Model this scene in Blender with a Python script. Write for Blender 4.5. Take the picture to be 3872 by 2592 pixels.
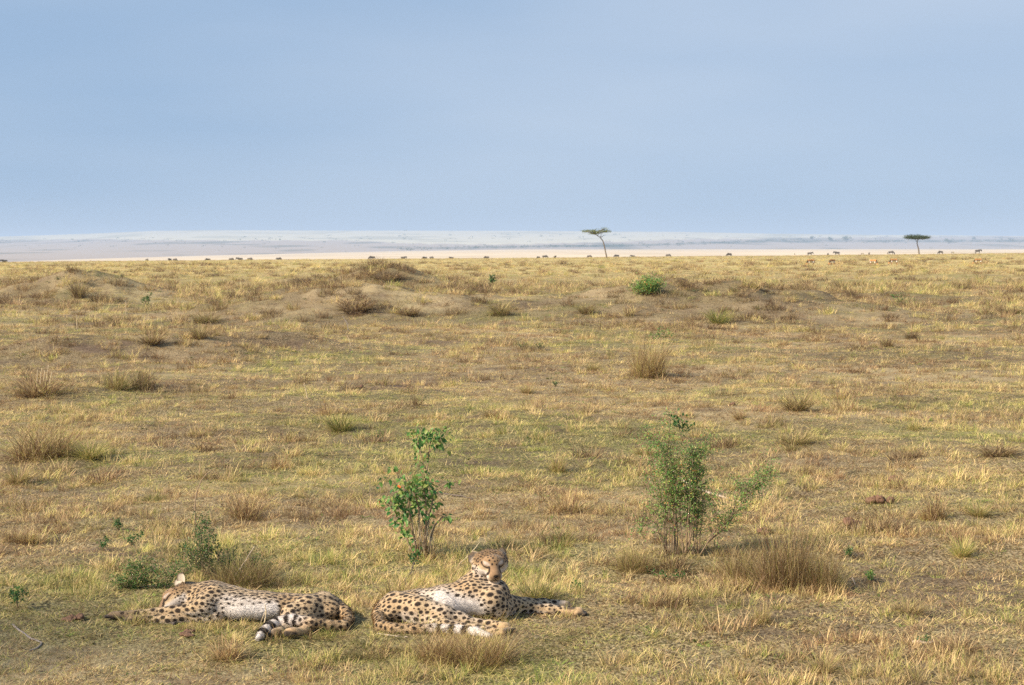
import bpy, math, random
import numpy as np
from mathutils import Vector, Matrix

# ------------------------------------------------------------------ scene, camera, sky, sun
for o in list(bpy.data.objects):
    bpy.data.objects.remove(o)
SC = bpy.context.scene
COL = SC.collection
rng = np.random.default_rng(7)
random.seed(7)

FPX, CX, CY, HORIZ, HCAM = 6200.0, 1936.0, 1296.0, 930.0, 2.2   # photo pixels, metres
PITCH = math.atan((CY - HORIZ) / FPX)
cam_d = bpy.data.cameras.new('camera')
cam_d.sensor_width = 23.6
cam_d.lens = FPX / 3872 * 23.6
cam_d.clip_start = 0.1
cam_d.clip_end = 40000
cam_d.dof.use_dof = True
cam_d.dof.focus_distance = 11.0
cam_d.dof.aperture_fstop = 6.3
cam = bpy.data.objects.new('camera', cam_d)
COL.objects.link(cam)
cam.location = (0, 0, HCAM)
cam.rotation_euler = (math.pi / 2 - PITCH, 0, 0)
SC.camera = cam

SUN_EL = math.radians(36)
SUN_DIR = Vector((-0.82, -0.46, 0)).normalized() * math.cos(SUN_EL) + Vector((0, 0, math.sin(SUN_EL)))
world = bpy.data.worlds.new('World')
SC.world = world
world.use_nodes = True
world.cycles.sampling_method = 'NONE'
wn, wl = world.node_tree.nodes, world.node_tree.links
bg = wn['Background']
sky = wn.new('ShaderNodeTexSky')
sky.sky_type = 'NISHITA'
sky.sun_disc = False
sky.sun_elevation = SUN_EL
sky.sun_rotation = math.atan2(SUN_DIR.x, SUN_DIR.y)
sky.altitude = 1600
sky.air_density = 1.0
sky.dust_density = 0.6
sky.ozone_density = 2.0
# thin even cloud veil over the clear sky, in soft streaks
tc = wn.new('ShaderNodeTexCoord')
mp = wn.new('ShaderNodeMapping')
mp.inputs['Scale'].default_value = (1.0, 1.0, 5.0)
mp.inputs['Rotation'].default_value = (0.0, 0.12, 0.4)
wl.new(tc.outputs['Generated'], mp.inputs['Vector'])
nz = wn.new('ShaderNodeTexNoise')
nz.inputs['Scale'].default_value = 2.2
nz.inputs['Detail'].default_value = 5
nz.inputs['Roughness'].default_value = 0.45
wl.new(mp.outputs['Vector'], nz.inputs['Vector'])
mr = wn.new('ShaderNodeMapRange')
mr.inputs[1].default_value = 0.30
mr.inputs[2].default_value = 0.70
mr.inputs[3].default_value = 0.25
mr.inputs[4].default_value = 1.05
wl.new(nz.outputs['Fac'], mr.inputs[0])
mixw = wn.new('ShaderNodeMix')
mixw.data_type = 'RGBA'
veil = wn.new('ShaderNodeMix')
veil.data_type = 'RGBA'
veil.inputs[6].default_value = (1.60, 2.34, 3.40, 1)      # thin blue haze, thinner cover to the left
veil.inputs[7].default_value = (2.52, 3.06, 3.86, 1)      # pale stratus
sep = wn.new('ShaderNodeSeparateXYZ')
wl.new(tc.outputs['Generated'], sep.inputs[0])
gx = wn.new('ShaderNodeMapRange')
gx.inputs[1].default_value = -.36
gx.inputs[2].default_value = .06
gx.inputs[3].default_value = -.62
gx.inputs[4].default_value = -.06
wl.new(sep.outputs['X'], gx.inputs[0])
ad = wn.new('ShaderNodeMath')
ad.use_clamp = True
wl.new(mr.outputs[0], ad.inputs[0])
wl.new(gx.outputs[0], ad.inputs[1])
wl.new(ad.outputs[0], veil.inputs[0])
wl.new(veil.outputs[2], mixw.inputs[7])
mixw.inputs[0].default_value = .95
wl.new(sky.outputs['Color'], mixw.inputs[6])
wl.new(mixw.outputs[2], bg.inputs['Color'])
bg.inputs['Strength'].default_value = 0.10

sun_d = bpy.data.lights.new('sun', 'SUN')
sun_d.energy = 4.8
sun_d.angle = math.radians(9.0)
sun_d.color = (1.0, 0.87, 0.69)
sun = bpy.data.objects.new('sun', sun_d)
COL.objects.link(sun)
sun.rotation_euler = SUN_DIR.to_track_quat('Z', 'Y').to_euler()
sun.location = (-20, -10, 30)

SC.view_settings.view_transform = 'Standard'
SC.view_settings.look = 'None'
SC.view_settings.exposure = 0.96
SC.view_settings.gamma = 1
SC.render.engine = 'CYCLES'
cy = SC.cycles
cy.max_bounces = 5
cy.diffuse_bounces = 2
cy.glossy_bounces = 2
cy.transmission_bounces = 3
cy.transparent_max_bounces = 6
cy.volume_bounces = 0
cy.use_denoising = False
cy.use_adaptive_sampling = False
cy.caustics_reflective = False
cy.caustics_refractive = False

# ------------------------------------------------------------------ numeric helpers
FWD = np.array([0, math.cos(PITCH), -math.sin(PITCH)])
UPV = np.array([0, math.sin(PITCH), math.cos(PITCH)])


def ray(px, py):
    d = FWD * FPX + UPV * (CY - py)
    d[0] += px - CX
    return d / d[1]                      # per metre of forward distance


def project(P):
    P = np.asarray(P, float)
    q = P - np.array([0, 0, HCAM])
    w = q @ FWD
    return CX + FPX * q[:, 0] / w, CY - FPX * (q @ UPV) / w


def _hash(ix, iy, seed):
    h = (ix.astype(np.int64) * 374761393 + iy.astype(np.int64) * 668265263 + seed * 974711) & 0xffffffff
    h = ((h ^ (h >> 13)) * 1274126177) & 0xffffffff
    return ((h ^ (h >> 16)) & 0xffff) / 65535.0


def vnoise(x, y, seed=0):
    x = np.asarray(x, float); y = np.asarray(y, float)
    ix = np.floor(x); iy = np.floor(y)
    fx = x - ix; fy = y - iy
    fx = fx * fx * (3 - 2 * fx); fy = fy * fy * (3 - 2 * fy)
    a = _hash(ix, iy, seed); b = _hash(ix + 1, iy, seed)
    c = _hash(ix, iy + 1, seed); d = _hash(ix + 1, iy + 1, seed)
    return (a * (1 - fx) + b * fx) * (1 - fy) + (c * (1 - fx) + d * fx) * fy


def fbm(x, y, seed=0, octv=4, gain=0.5):
    s = 0.0; a = 1.0; t = 0.0
    for k in range(octv):
        s = s + a * vnoise(x * 2 ** k + 17.3 * k, y * 2 ** k + 5.1 * k, seed + k); t += a; a *= gain
    return s / t


def sstep(a, b, x):
    t = np.clip((x - a) / (b - a), 0, 1)
    return t * t * (3 - 2 * t)


# ------------------------------------------------------------------ terrain shape
KD = np.log(np.array([1, 40, 110, 180, 265, 420, 900, 1500, 4000, 14000.]))
ZL = np.array([0, 0, -.02, -.10, -.24, -2.3, -8.0, -13., -24, -60.])
ZM = np.array([0, 0, .00, .08, .28, -1.4, -5.2, -5.4, -6.0, -60.])
ZR = np.array([0, 0, .10, .38, .98, .36, -1.9, -3.4, -5.0, -60.])
_ld = np.linspace(0, math.log(14000), 3000)
_k = np.exp(-0.5 * (np.arange(-60, 61) / 28.0) ** 2); _k /= _k.sum()


def _sm(z):
    v = np.interp(_ld, KD, z)
    return np.convolve(np.pad(v, 60, mode='edge'), _k, mode='valid')


TL, TM, TR = _sm(ZL), _sm(ZM), _sm(ZR)
DS = 3872 / 2342.0                       # the photo was measured on a 2342 px wide view


def flat(dx, dy):
    D = HCAM * FPX / (dy * DS - HORIZ)
    return ((dx * DS - CX) / FPX * D, D)


MOUNDS = []                              # x, y, height, radius x, radius y
for dx, dy, h, rx, ry in [(878, 655, 1.2, 3.2, 3.5), (800, 722, .95, 4.8, 3.5), (182, 688, 1.1, 3.6, 3.0),
                          (1600, 720, 1.05, 5.8, 4.5), (1480, 684, .65, 2.6, 2.6), (250, 815, .42, 3.2, 1.8),
                          (560, 800, .38, 2.6, 1.2), (1950, 690, .4, 5.0, 3.0), (640, 705, .45, 3.5, 3.0),
                          (90, 900, .16, 1.1, .9), (2200, 640, .25, 9, 6), (690, 648, .35, 2.5, 2.5)]:
    x, y = flat(dx, dy)
    MOUNDS.append((x, y, h, rx, ry))


def height(x, y):
    x = np.asarray(x, float); y = np.asarray(y, float)
    r = np.sqrt(x * x + y * y) + 1e-6
    l = np.log(np.maximum(r, 1.0))
    u = np.clip(np.where(y > 0.3, x / np.maximum(y, 0.3), np.sign(x)), -.36, .36) / .31
    zl = np.interp(l, _ld, TL); zm = np.interp(l, _ld, TM); zr = np.interp(l, _ld, TR)
    z = np.where(u < 0, zm + (zl - zm) * (-u), zm + (zr - zm) * u)
    near = 1 - sstep(200, 420, r)
    z = z + (fbm(x / 7.0, y / 7.0, 3, 3) - .5) * .22 * near
    z = z + (fbm(x / 1.1, y / 1.1, 11, 3) - .5) * .11 * near
    z = z + (fbm(x / .17, y / .17, 23, 2) - .5) * .030 * near * (r < 60)
    for mx, my, h, rx, ry in MOUNDS:
        q = ((x - mx) / rx) ** 2 + ((y - my) / ry) ** 2
        if np.ndim(q) == 0 and q > 9:
            continue
        rough = .75 + .5 * fbm(x / .9, y / .9, 40, 2)
        z = z + h * np.exp(-q * 1.2) * rough
    # the two cats lie on an even patch
    for cxx, cyy in ((-1.52, 9.55), (-.25, 9.55)):
        q = ((x - cxx) / .95) ** 2 + ((y - cyy) / .62) ** 2
        z = z * (1 - .9 * np.exp(-q * q))
    return z


_DD = np.exp(np.linspace(math.log(6.5), math.log(3500), 9000))


def ground_at(px, py):
    """first point of the ground seen through a pixel of the photo"""
    d = ray(px, py)
    X = d[0] * _DD; Z = HCAM + d[2] * _DD
    below = Z < height(X, _DD)
    i = int(np.argmax(below)) if below.any() else len(_DD) - 1
    y = _DD[i]
    return Vector((float(d[0] * y), float(y), float(height(d[0] * y, y))))


def gd(dx, dy):
    return ground_at(dx * DS, dy * DS)


def along(px, py, y):
    d = ray(px, py)
    return np.array([d[0] * y, y, HCAM + d[2] * y])


# land cover: soil (bare), green, dry (straw), each 0..1
PATCH = []                               # x, y, rx, ry, kind, strength
for dx, dy, wpx, hpx, kind, st in [
        (480, 1012, 330, 34, 'brown', .9), (2120, 1345, 330, 75, 'soil', .85), (1650, 1390, 230, 40, 'soil', .55),
        (520, 812, 170, 25, 'brown', .8), (140, 810, 170, 28, 'brown', .8), (790, 700, 230, 44, 'brown', .9),
        (1600, 715, 290, 48, 'brown', .9), (420, 730, 200, 40, 'brown', .7), (110, 1120, 170, 30, 'soil', .5),
        (180, 680, 130, 30, 'brown', .8), (600, 760, 200, 25, 'green', .5), (250, 1450, 420, 70, 'green', .75),
        (60, 1330, 170, 70, 'green', .6), (1900, 1200, 140, 25, 'soil', .6), (830, 1000, 130, 25, 'soil', .5),
        (1400, 1190, 120, 30, 'soil', .4), (1180, 1030, 150, 25, 'soil', .35), (880, 650, 120, 22, 'brown', .9),
        (1820, 695, 260, 34, 'brown', .75), (2050, 780, 240, 30, 'green', .3), (350, 1140, 60, 14, 'green', .6),
        (690, 655, 110, 15, 'brown', .8), (1400, 900, 500, 60, 'dry', .4), (1100, 830, 300, 40, 'dry', .35),
        (2130, 1060, 260, 40, 'dry', .3), (1900, 1420, 300, 30, 'soil', .4), (30, 640, 140, 10, 'brown', .8), (320, 800, 330, 60, 'brown', .6), (110, 900, 150, 50, 'brown', .7), (1850, 1000, 200, 60, 'brown', .35), (2000, 800, 120, 30, 'brown', .6),
        (1160, 1250, 90, 25, 'dry', .4), (620, 1220, 150, 30, 'dry', .35), (1060, 1460, 500, 30, 'soil', .25), (600, 1490, 900, 70, 'green', .62), (650, 1300, 420, 60, 'green', .55), (1260, 1350, 240, 60, 'green', .62), (1500, 1500, 700, 50, 'green', .5), (300, 1200, 300, 50, 'green', .5), (1100, 1180, 260, 40, 'green', .45), (2000, 1230, 300, 40, 'green', .4)]:
    x, y = flat(dx, dy)
    x2, y2 = flat(dx + wpx, dy)
    _, ya = flat(dx, dy + hpx)
    PATCH.append((x, y, abs(x2 - x) * 1.0, max(abs(y - ya), .2) * 1.25, kind, st))


def cover(x, y):
    x = np.asarray(x, float); y = np.asarray(y, float)
    w = (fbm(x / 1.3, y / 1.3, 71, 3) - .5)
    soil = sstep(.58, .82, fbm(x / 2.4, y / 1.6, 51, 4)) * .45 + sstep(.60, .78, fbm(x / .5, y / .4, 57, 3)) * .5
    green = .21 + .58 * sstep(.38, .72, fbm(x / 2.0, y / 1.7, 61, 4)) + .35 * (fbm(x / 9, y / 7, 66, 3) - .5)
    dry = sstep(.5, .75, fbm(x / 3.3, y / 2.1, 81, 4)) * .6
    brown = sstep(.56, .76, fbm(x / 1.6, y / 1.5, 95, 4)) * .5
    for mx, my, rx, ry, kind, st in PATCH:
        q = np.sqrt(((x - mx) / rx) ** 2 + ((y - my) / ry) ** 2) + w * 1.1
        m = (1 - sstep(.40, 1.15, q)) * st * .68
        if kind == 'soil':
            soil = np.maximum(soil, m)
        elif kind == 'brown':
            brown = np.maximum(brown, m); green = green * (1 - .5 * m)
        elif kind == 'green':
            green = np.maximum(green, m); soil = soil * (1 - .6 * m)
        else:
            dry = np.maximum(dry, m); green = green * (1 - .6 * m)
    return np.clip(soil, 0, 1), np.clip(green, 0, 1), np.clip(dry, 0, 1), np.clip(brown, 0, 1)


# ------------------------------------------------------------------ object helpers
def tag(o, label, cat, group=None):
    o['label'] = label; o['category'] = cat
    if group:
        o['group'] = group
    return o


def empty(name, loc, label, cat, group=None, rz=0.0):
    o = bpy.data.objects.new(name, None)
    COL.objects.link(o)
    o.location = loc
    o.rotation_euler = (0, 0, rz)
    o.empty_display_size = .1
    return tag(o, label, cat, group)


def mesh_from(name, V, F, attrs=None, smooth=True):
    """F: list of integer arrays, each (n, k)"""
    me = bpy.data.meshes.new(name)
    V = np.asarray(V, np.float32)
    F = [np.asarray(f, np.int32) for f in F if len(f)]
    me.vertices.add(len(V))
    me.vertices.foreach_set('co', V.ravel())
    nl = sum(f.size for f in F)
    me.loops.add(nl)
    me.loops.foreach_set('vertex_index', np.concatenate([f.ravel() for f in F]))
    starts = []; c = 0
    for f in F:
        starts.append(c + np.arange(len(f)) * f.shape[1]); c += f.size
    starts = np.concatenate(starts).astype(np.int32)
    me.polygons.add(len(starts))
    me.polygons.foreach_set('loop_start', starts)
    me.polygons.foreach_set('use_smooth', np.full(len(starts), smooth))
    me.update(calc_edges=True)
    for k, a in (attrs or {}).items():
        a = np.asarray(a, np.float32)
        if a.ndim == 1:
            at = me.attributes.new(k, 'FLOAT', 'POINT'); at.data.foreach_set('value', a)
        else:
            at = me.attributes.new(k, 'FLOAT_VECTOR', 'POINT'); at.data.foreach_set('vector', a.ravel())
    return me


def obj(name, me, mat=None, parent=None, loc=None):
    o = bpy.data.objects.new(name, me)
    COL.objects.link(o)
    if mat:
        me.materials.clear(); me.materials.append(mat)
    if parent:
        o.parent = parent
    if loc is not None:
        o.location = loc
    return o


class MB:
    """collects tubes, leaves and blades into one mesh"""
    def __init__(s):
        s.V = []; s.Q = []; s.T = []; s.A = []; s.n = 0

    def add(s, V, Q=(), T=(), a=0.5):
        V = np.asarray(V, float)
        if len(Q): s.Q.append(np.asarray(Q, int) + s.n)
        if len(T): s.T.append(np.asarray(T, int) + s.n)
        s.V.append(V); s.A.append(np.full(len(V), a) if np.ndim(a) == 0 else np.asarray(a))
        s.n += len(V)

    def tube(s, pts, rad, n=6, a=.5):
        pts = np.asarray(pts, float); m = len(pts)
        rad = np.full(m, rad) if np.ndim(rad) == 0 else np.asarray(rad, float)
        tn = np.gradient(pts, axis=0); tn /= np.linalg.norm(tn, axis=1)[:, None] + 1e-9
        ref = np.array([0.31, .2, .93]) if abs(tn[0, 2]) < .9 else np.array([1, .1, 0])
        e1 = np.cross(tn, ref); e1 /= np.linalg.norm(e1, axis=1)[:, None] + 1e-9
        e2 = np.cross(tn, e1)
        an = np.arange(n) * 2 * math.pi / n
        V = (pts[:, None] + rad[:, None, None] * (e1[:, None] * np.cos(an)[None, :, None] + e2[:, None] * np.sin(an)[None, :, None])).reshape(-1, 3)
        i, j = np.meshgrid(np.arange(m - 1), np.arange(n), indexing='ij')
        j2 = (j + 1) % n
        Q = np.stack([i * n + j, i * n + j2, (i + 1) * n + j2, (i + 1) * n + j], -1).reshape(-1, 4)
        V = np.vstack([V, pts[0], pts[-1]])
        c0, c1 = m * n, m * n + 1
        k = np.arange(n); k2 = (k + 1) % n
        T = np.vstack([np.stack([np.full(n, c0), k2, k], -1), np.stack([np.full(n, c1), (m - 1) * n + k, (m - 1) * n + k2], -1)])
        s.add(V, Q, T, a)

    def leaf(s, base, d, L, W, nrm, a=.5, fold=.25):
        d = np.asarray(d, float); d /= np.linalg.norm(d) + 1e-9
        sd = np.cross(d, nrm); sd /= np.linalg.norm(sd) + 1e-9
        up = np.cross(sd, d)
        b = np.asarray(base, float)
        V = [b, b + d * L * .3 + sd * W * .5 + up * W * fold, b + d * L * .3, b + d * L * .3 - sd * W * .5 + up * W * fold,
             b + d * L * .68 + sd * W * .36 + up * W * fold * .3 - up * L * .05, b + d * L * .68 - up * L * .05,
             b + d * L * .68 - sd * W * .36 + up * W * fold * .3 - up * L * .05, b + d * L - up * L * .14]
        s.add(V, [[1, 4, 5, 2], [2, 5, 6, 3]], [[0, 1, 2], [0, 2, 3], [4, 7, 5], [5, 7, 6]], a)

    def mesh(s, name, smooth=True):
        F = []
        if s.Q: F.append(np.vstack(s.Q))
        if s.T: F.append(np.vstack(s.T))
        return mesh_from(name, np.vstack(s.V), F, {'tint': np.concatenate(s.A)}, smooth)


def blades(n, rad, L, lean, width, r, lvar=.4, droop=.25, ry=1.0, seg=3, out=.6, green=.5, gvar=.3):
    """n grass blades round the origin: verts, quads, tris, tint"""
    a = r.random(n) * 2 * math.pi
    rr = rad * np.sqrt(r.random(n))
    root = np.stack([rr * np.cos(a), rr * np.sin(a) * ry, np.full(n, -.012)], 1)
    az = a + r.normal(0, 1.6 * (1 - out) + .35, n)
    th = np.abs(r.normal(lean, .28, n)) * (.55 + .45 * rr / (rad + 1e-6))
    LL = L * (1 - lvar + 2 * lvar * r.random(n))
    dh = np.stack([np.cos(az), np.sin(az), np.zeros(n)], 1)
    wd = az + math.pi / 2 + r.normal(0, .5, n)
    side = np.stack([np.cos(wd), np.sin(wd), np.zeros(n)], 1)
    ts = np.linspace(0, 1, seg + 1)
    V = []
    for t in ts:
        c = root + dh * (LL * (np.sin(th) * t + droop * t * t))[:, None]
        c[:, 2] += LL * (np.cos(th) * t - droop * .7 * t * t)
        c[:, 2] = np.maximum(c[:, 2], -.01 + .012 * t)
        w = width * (1 - t) ** .6 * .5
        if t < 1:
            V.append(c + side * w); V.append(c - side * w)
        else:
            V.append(c)
    k = len(V)
    V = np.stack(V, 1).reshape(-1, 3)
    b = np.arange(n)[:, None] * k
    Q = np.vstack([np.hstack([b + 2 * i, b + 2 * i + 1, b + 2 * i + 3, b + 2 * i + 2]) for i in range(seg - 1)])
    T = np.hstack([b + 2 * seg - 2, b + 2 * seg - 1, b + 2 * seg])
    tint = np.repeat(np.clip(r.normal(green, gvar, n), 0, 1), k)
    return V, Q, T, tint


# ------------------------------------------------------------------ materials
def new_mat(name):
    m = bpy.data.materials.new(name); m.use_nodes = True
    n, l = m.node_tree.nodes, m.node_tree.links
    n.clear()
    out = n.new('ShaderNodeOutputMaterial')
    return m, n, l, out


def attr(n, name, kind='GEOMETRY'):
    a = n.new('ShaderNodeAttribute'); a.attribute_name = name; a.attribute_type = kind
    return a


def math_(n, l, op, a, b=None, clamp=False):
    m = n.new('ShaderNodeMath'); m.operation = op; m.use_clamp = clamp
    for i, v in enumerate((a, b)):
        if v is None: continue
        if isinstance(v, (int, float)): m.inputs[i].default_value = v
        else: l.new(v, m.inputs[i])
    return m.outputs[0]


def ramp(n, l, fac, stops):
    r = n.new('ShaderNodeValToRGB')
    e = r.color_ramp.elements
    while len(e) < len(stops): e.new(.5)
    for k, (p, c) in enumerate(stops):
        e[k].position = p; e[k].color = (*c, 1)
    if fac is not None: l.new(fac, r.inputs[0])
    return r.outputs[0]


def noise(n, l, scale, detail=4, rough=.55, vec=None, stretch=None):
    t = n.new('ShaderNodeTexNoise')
    t.inputs['Scale'].default_value = scale; t.inputs['Detail'].default_value = detail; t.inputs['Roughness'].default_value = rough
    if vec is None:
        g = n.new('ShaderNodeNewGeometry'); vec = g.outputs['Position']
    if stretch:
        mpn = n.new('ShaderNodeMapping'); mpn.inputs['Scale'].default_value = stretch
        l.new(vec, mpn.inputs['Vector']); vec = mpn.outputs[0]
    l.new(vec, t.inputs['Vector'])
    return t.outputs['Fac']


def mixc(n, l, fac, a, b, mode='MIX'):
    m = n.new('ShaderNodeMix'); m.data_type = 'RGBA'; m.blend_type = mode
    for s, v in ((0, fac), (6, a), (7, b)):
        if isinstance(v, (int, float)): m.inputs[s].default_value = v
        elif isinstance(v, tuple): m.inputs[s].default_value = (*v, 1)
        else: l.new(v, m.inputs[s])
    return m.outputs[2]


def leafy(name, stops, trans=.35, lum='lum', tone='tone', spread=.8, rough=.6):
    """thin leaf or blade: colour from the per-blade tint and the per-plant tone, lit through from behind"""
    m, n, l, out = new_mat(name)
    ti = attr(n, 'tint').outputs['Fac']
    to = attr(n, tone, 'INSTANCER').outputs['Fac']
    lu = attr(n, lum, 'INSTANCER').outputs['Fac']
    f = math_(n, l, 'ADD', to, math_(n, l, 'MULTIPLY', math_(n, l, 'SUBTRACT', ti, .5), spread), True)
    c = ramp(n, l, f, stops)
    gm = n.new('ShaderNodeHueSaturation'); gm.inputs['Saturation'].default_value = 1
    l.new(c, gm.inputs['Color']); l.new(lu, gm.inputs['Value'])
    c = gm.outputs[0]
    d = n.new('ShaderNodeBsdfPrincipled'); d.inputs['Roughness'].default_value = rough
    d.inputs['Specular IOR Level'].default_value = .25
    l.new(c, d.inputs['Base Color'])
    t = n.new('ShaderNodeBsdfTranslucent'); l.new(c, t.inputs['Color'])
    mx = n.new('ShaderNodeMixShader'); mx.inputs[0].default_value = trans
    l.new(d.outputs[0], mx.inputs[1]); l.new(t.outputs[0], mx.inputs[2])
    l.new(mx.outputs[0], out.inputs['Surface'])
    return m


GRASS_STOPS = [(0.0, (.21, .12, .06)), (.18, (.42, .285, .155)), (.40, (.70, .525, .26)), (.64, (.49, .44, .135)), (1.0, (.18, .225, .055))]
M_GRASS = leafy('grass_blades', GRASS_STOPS)
M_LEAF = leafy('shrub_leaves', [(0, (.50, .12, .03)), (.12, (.30, .28, .08)), (.4, (.13, .23, .055)), (.75, (.055, .15, .035)), (1, (.035, .105, .032))], .3, rough=.45)


def solid(name, c1, c2, scale=30, rough=.85, bump=.3, stretch=None):
    m, n, l, out = new_mat(name)
    tco = n.new('ShaderNodeTexCoord').outputs['Object']
    f = noise(n, l, scale, 5, .6, tco, stretch)
    c = mixc(n, l, f, c1, c2)
    d = n.new('ShaderNodeBsdfPrincipled'); d.inputs['Roughness'].default_value = rough
    d.inputs['Specular IOR Level'].default_value = .2
    l.new(c, d.inputs['Base Color'])
    b = n.new('ShaderNodeBump'); b.inputs['Strength'].default_value = bump; b.inputs['Distance'].default_value = .01
    l.new(f, b.inputs['Height']); l.new(b.outputs[0], d.inputs['Normal'])
    l.new(d.outputs[0], out.inputs['Surface'])
    return m


M_STEM = solid('shrub_stem', (.20, .13, .08), (.36, .27, .18), 60)
M_BLEACHED = solid('bleached_wood', (.26, .20, .155), (.52, .43, .34), 40, stretch=(1, 1, .2))
M_DARKTWIG = solid('dark_twig', (.07, .055, .045), (.16, .13, .11), 60)
M_STRAW = solid('dry_stalk', (.45, .34, .2), (.62, .52, .36), 60)
M_SOIL = solid('earth_clod', (.10, .055, .035), (.22, .13, .085), 25, bump=.8)
M_BARK = solid('acacia_bark', (.10, .075, .05), (.20, .15, .10), 5)
M_ACACIA = leafy('acacia_leaves', [(0, (.22, .24, .07)), (.5, (.10, .13, .04)), (1, (.045, .065, .025))], .25)
M_FARTREE = leafy('far_tree_leaves', [(0, (.16, .2, .08)), (.5, (.08, .12, .05)), (1, (.04, .07, .03))], .2)


def ground_mat():
    m, n, l, out = new_mat('savanna_ground')
    so = attr(n, 'soil').outputs['Fac']; gr = attr(n, 'green').outputs['Fac']; dr = attr(n, 'dry').outputs['Fac']; fa = attr(n, 'far').outputs['Fac']
    n1 = noise(n, l, 9, 6, .65)
    n2 = noise(n, l, 55, 5, .6, stretch=(1, .6, 1))
    n3 = noise(n, l, 1.3, 5, .6)
    nf = noise(n, l, .05, 6, .62, stretch=(1, .25, 1))
    litter = ramp(n, l, n2, [(.38, (.05, .036, .022)), (.50, (.20, .15, .085)), (.64, (.46, .37, .23))])
    green = ramp(n, l, n2, [(.38, (.045, .038, .018)), (.52, (.16, .145, .06)), (.66, (.36, .33, .145))])
    soil = ramp(n, l, n1, [(.3, (.055, .037, .028)), (.55, (.115, .08, .06)), (.72, (.24, .175, .125))])
    gf = math_(n, l, 'ADD', gr, math_(n, l, 'MULTIPLY', math_(n, l, 'SUBTRACT', n1, .5), 1.4), True)
    c = mixc(n, l, gf, litter, green)
    c = mixc(n, l, math_(n, l, 'MULTIPLY', dr, .7), c, (.50, .39, .23))
    sf = math_(n, l, 'ADD', so, math_(n, l, 'MULTIPLY', math_(n, l, 'SUBTRACT', n2, .48), 1.3), True)
    c = mixc(n, l, sf, c, soil)
    bw = attr(n, 'brown').outputs['Fac']
    c = mixc(n, l, math_(n, l, 'MULTIPLY', bw, .75), c, ramp(n, l, n2, [(.36, (.04, .028, .018)), (.5, (.13, .092, .055)), (.64, (.30, .22, .14))]))
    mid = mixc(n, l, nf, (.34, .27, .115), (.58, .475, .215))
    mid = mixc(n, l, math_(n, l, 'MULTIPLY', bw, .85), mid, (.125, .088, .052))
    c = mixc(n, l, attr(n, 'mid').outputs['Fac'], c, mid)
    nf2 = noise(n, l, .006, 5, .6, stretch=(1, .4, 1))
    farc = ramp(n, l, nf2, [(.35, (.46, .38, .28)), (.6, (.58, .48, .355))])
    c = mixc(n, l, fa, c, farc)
    d = n.new('ShaderNodeBsdfPrincipled'); d.inputs['Roughness'].default_value = .95; d.inputs['Specular IOR Level'].default_value = .1
    l.new(c, d.inputs['Base Color'])
    b = n.new('ShaderNodeBump'); b.inputs['Strength'].default_value = .7; b.inputs['Distance'].default_value = .02
    l.new(n2, b.inputs['Height'])
    b2 = n.new('ShaderNodeBump'); b2.inputs['Strength'].default_value = .6; b2.inputs['Distance'].default_value = .05
    l.new(n1, b2.inputs['Height']); l.new(b.outputs[0], b2.inputs['Normal'])
    l.new(b2.outputs[0], d.inputs['Normal'])
    l.new(d.outputs[0], out.inputs['Surface'])
    return m


# ------------------------------------------------------------------ the ground sheet
def build_ground():
    tfine = np.linspace(-.50, .50, 760)
    az = np.concatenate([np.linspace(-math.pi, -.52, 40)[:-1], tfine, np.linspace(.52, math.pi, 40)[1:]])
    r = np.concatenate([[.3, 1, 2, 3, 4, 5, 6], np.exp(np.arange(math.log(6.6), math.log(330), .0062)),
                        np.exp(np.arange(math.log(332), math.log(14000), .03))])
    A, R = np.meshgrid(az, r)
    X = R * np.sin(A); Y = R * np.cos(A)
    Z = height(X, Y)
    na, nr = len(az), len(r)
    i, j = np.meshgrid(np.arange(nr - 1), np.arange(na - 1), indexing='ij')
    Q = np.stack([i * na + j, i * na + j + 1, (i + 1) * na + j + 1, (i + 1) * na + j], -1).reshape(-1, 4)
    so, gr, dr, br = cover(X.ravel(), Y.ravel())
    rr = R.ravel()
    edge = 300 + 60 * (fbm(X.ravel() / 90, Y.ravel() / 60, 91, 3) - .5)
    me = mesh_from('ground', np.stack([X, Y, Z], -1).reshape(-1, 3), [Q],
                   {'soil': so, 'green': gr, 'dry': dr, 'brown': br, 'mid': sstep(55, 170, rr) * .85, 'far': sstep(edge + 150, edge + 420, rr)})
    o = obj('ground', me, ground_mat())
    o['kind'] = 'structure'


build_ground()


# ------------------------------------------------------------------ the far hills
SKX = np.array([-9000, 0, 150, 300, 600, 800, 1300, 2000, 2600, 2900, 3300, 3872, 12000.])
SKY = np.array([925, 895, 891, 886, 873.5, 871, 873, 874, 878, 884, 889, 893, 905.])


def hill_z(u, D):
    px = CX + u * FPX
    sky_y = np.interp(px, SKX, SKY)
    d0 = np.interp(px, [0, 1100, 1700, 2600, 3872], [1900, 2900, 3900, 4700, 5200])
    base_y = np.interp(px, [0, 700, 1400, 2200, 3872], [986, 978, 958, 941, 936])
    t = np.clip((D - d0) / (9000 - d0), 0, 1)
    prof = t ** .62
    py = base_y + (sky_y - base_y) * prof
    py = np.where(D < d0, base_y + (d0 - D) / 30.0, py)
    z = HCAM - (py - HORIZ) * D / FPX
    z = z + (fbm(u * D / 700, D / 900, 5, 4) - .5) * 16 * t * (1 - t) * 2.2
    z = z - np.maximum(D - 9000, 0) * .02
    return z


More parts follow.
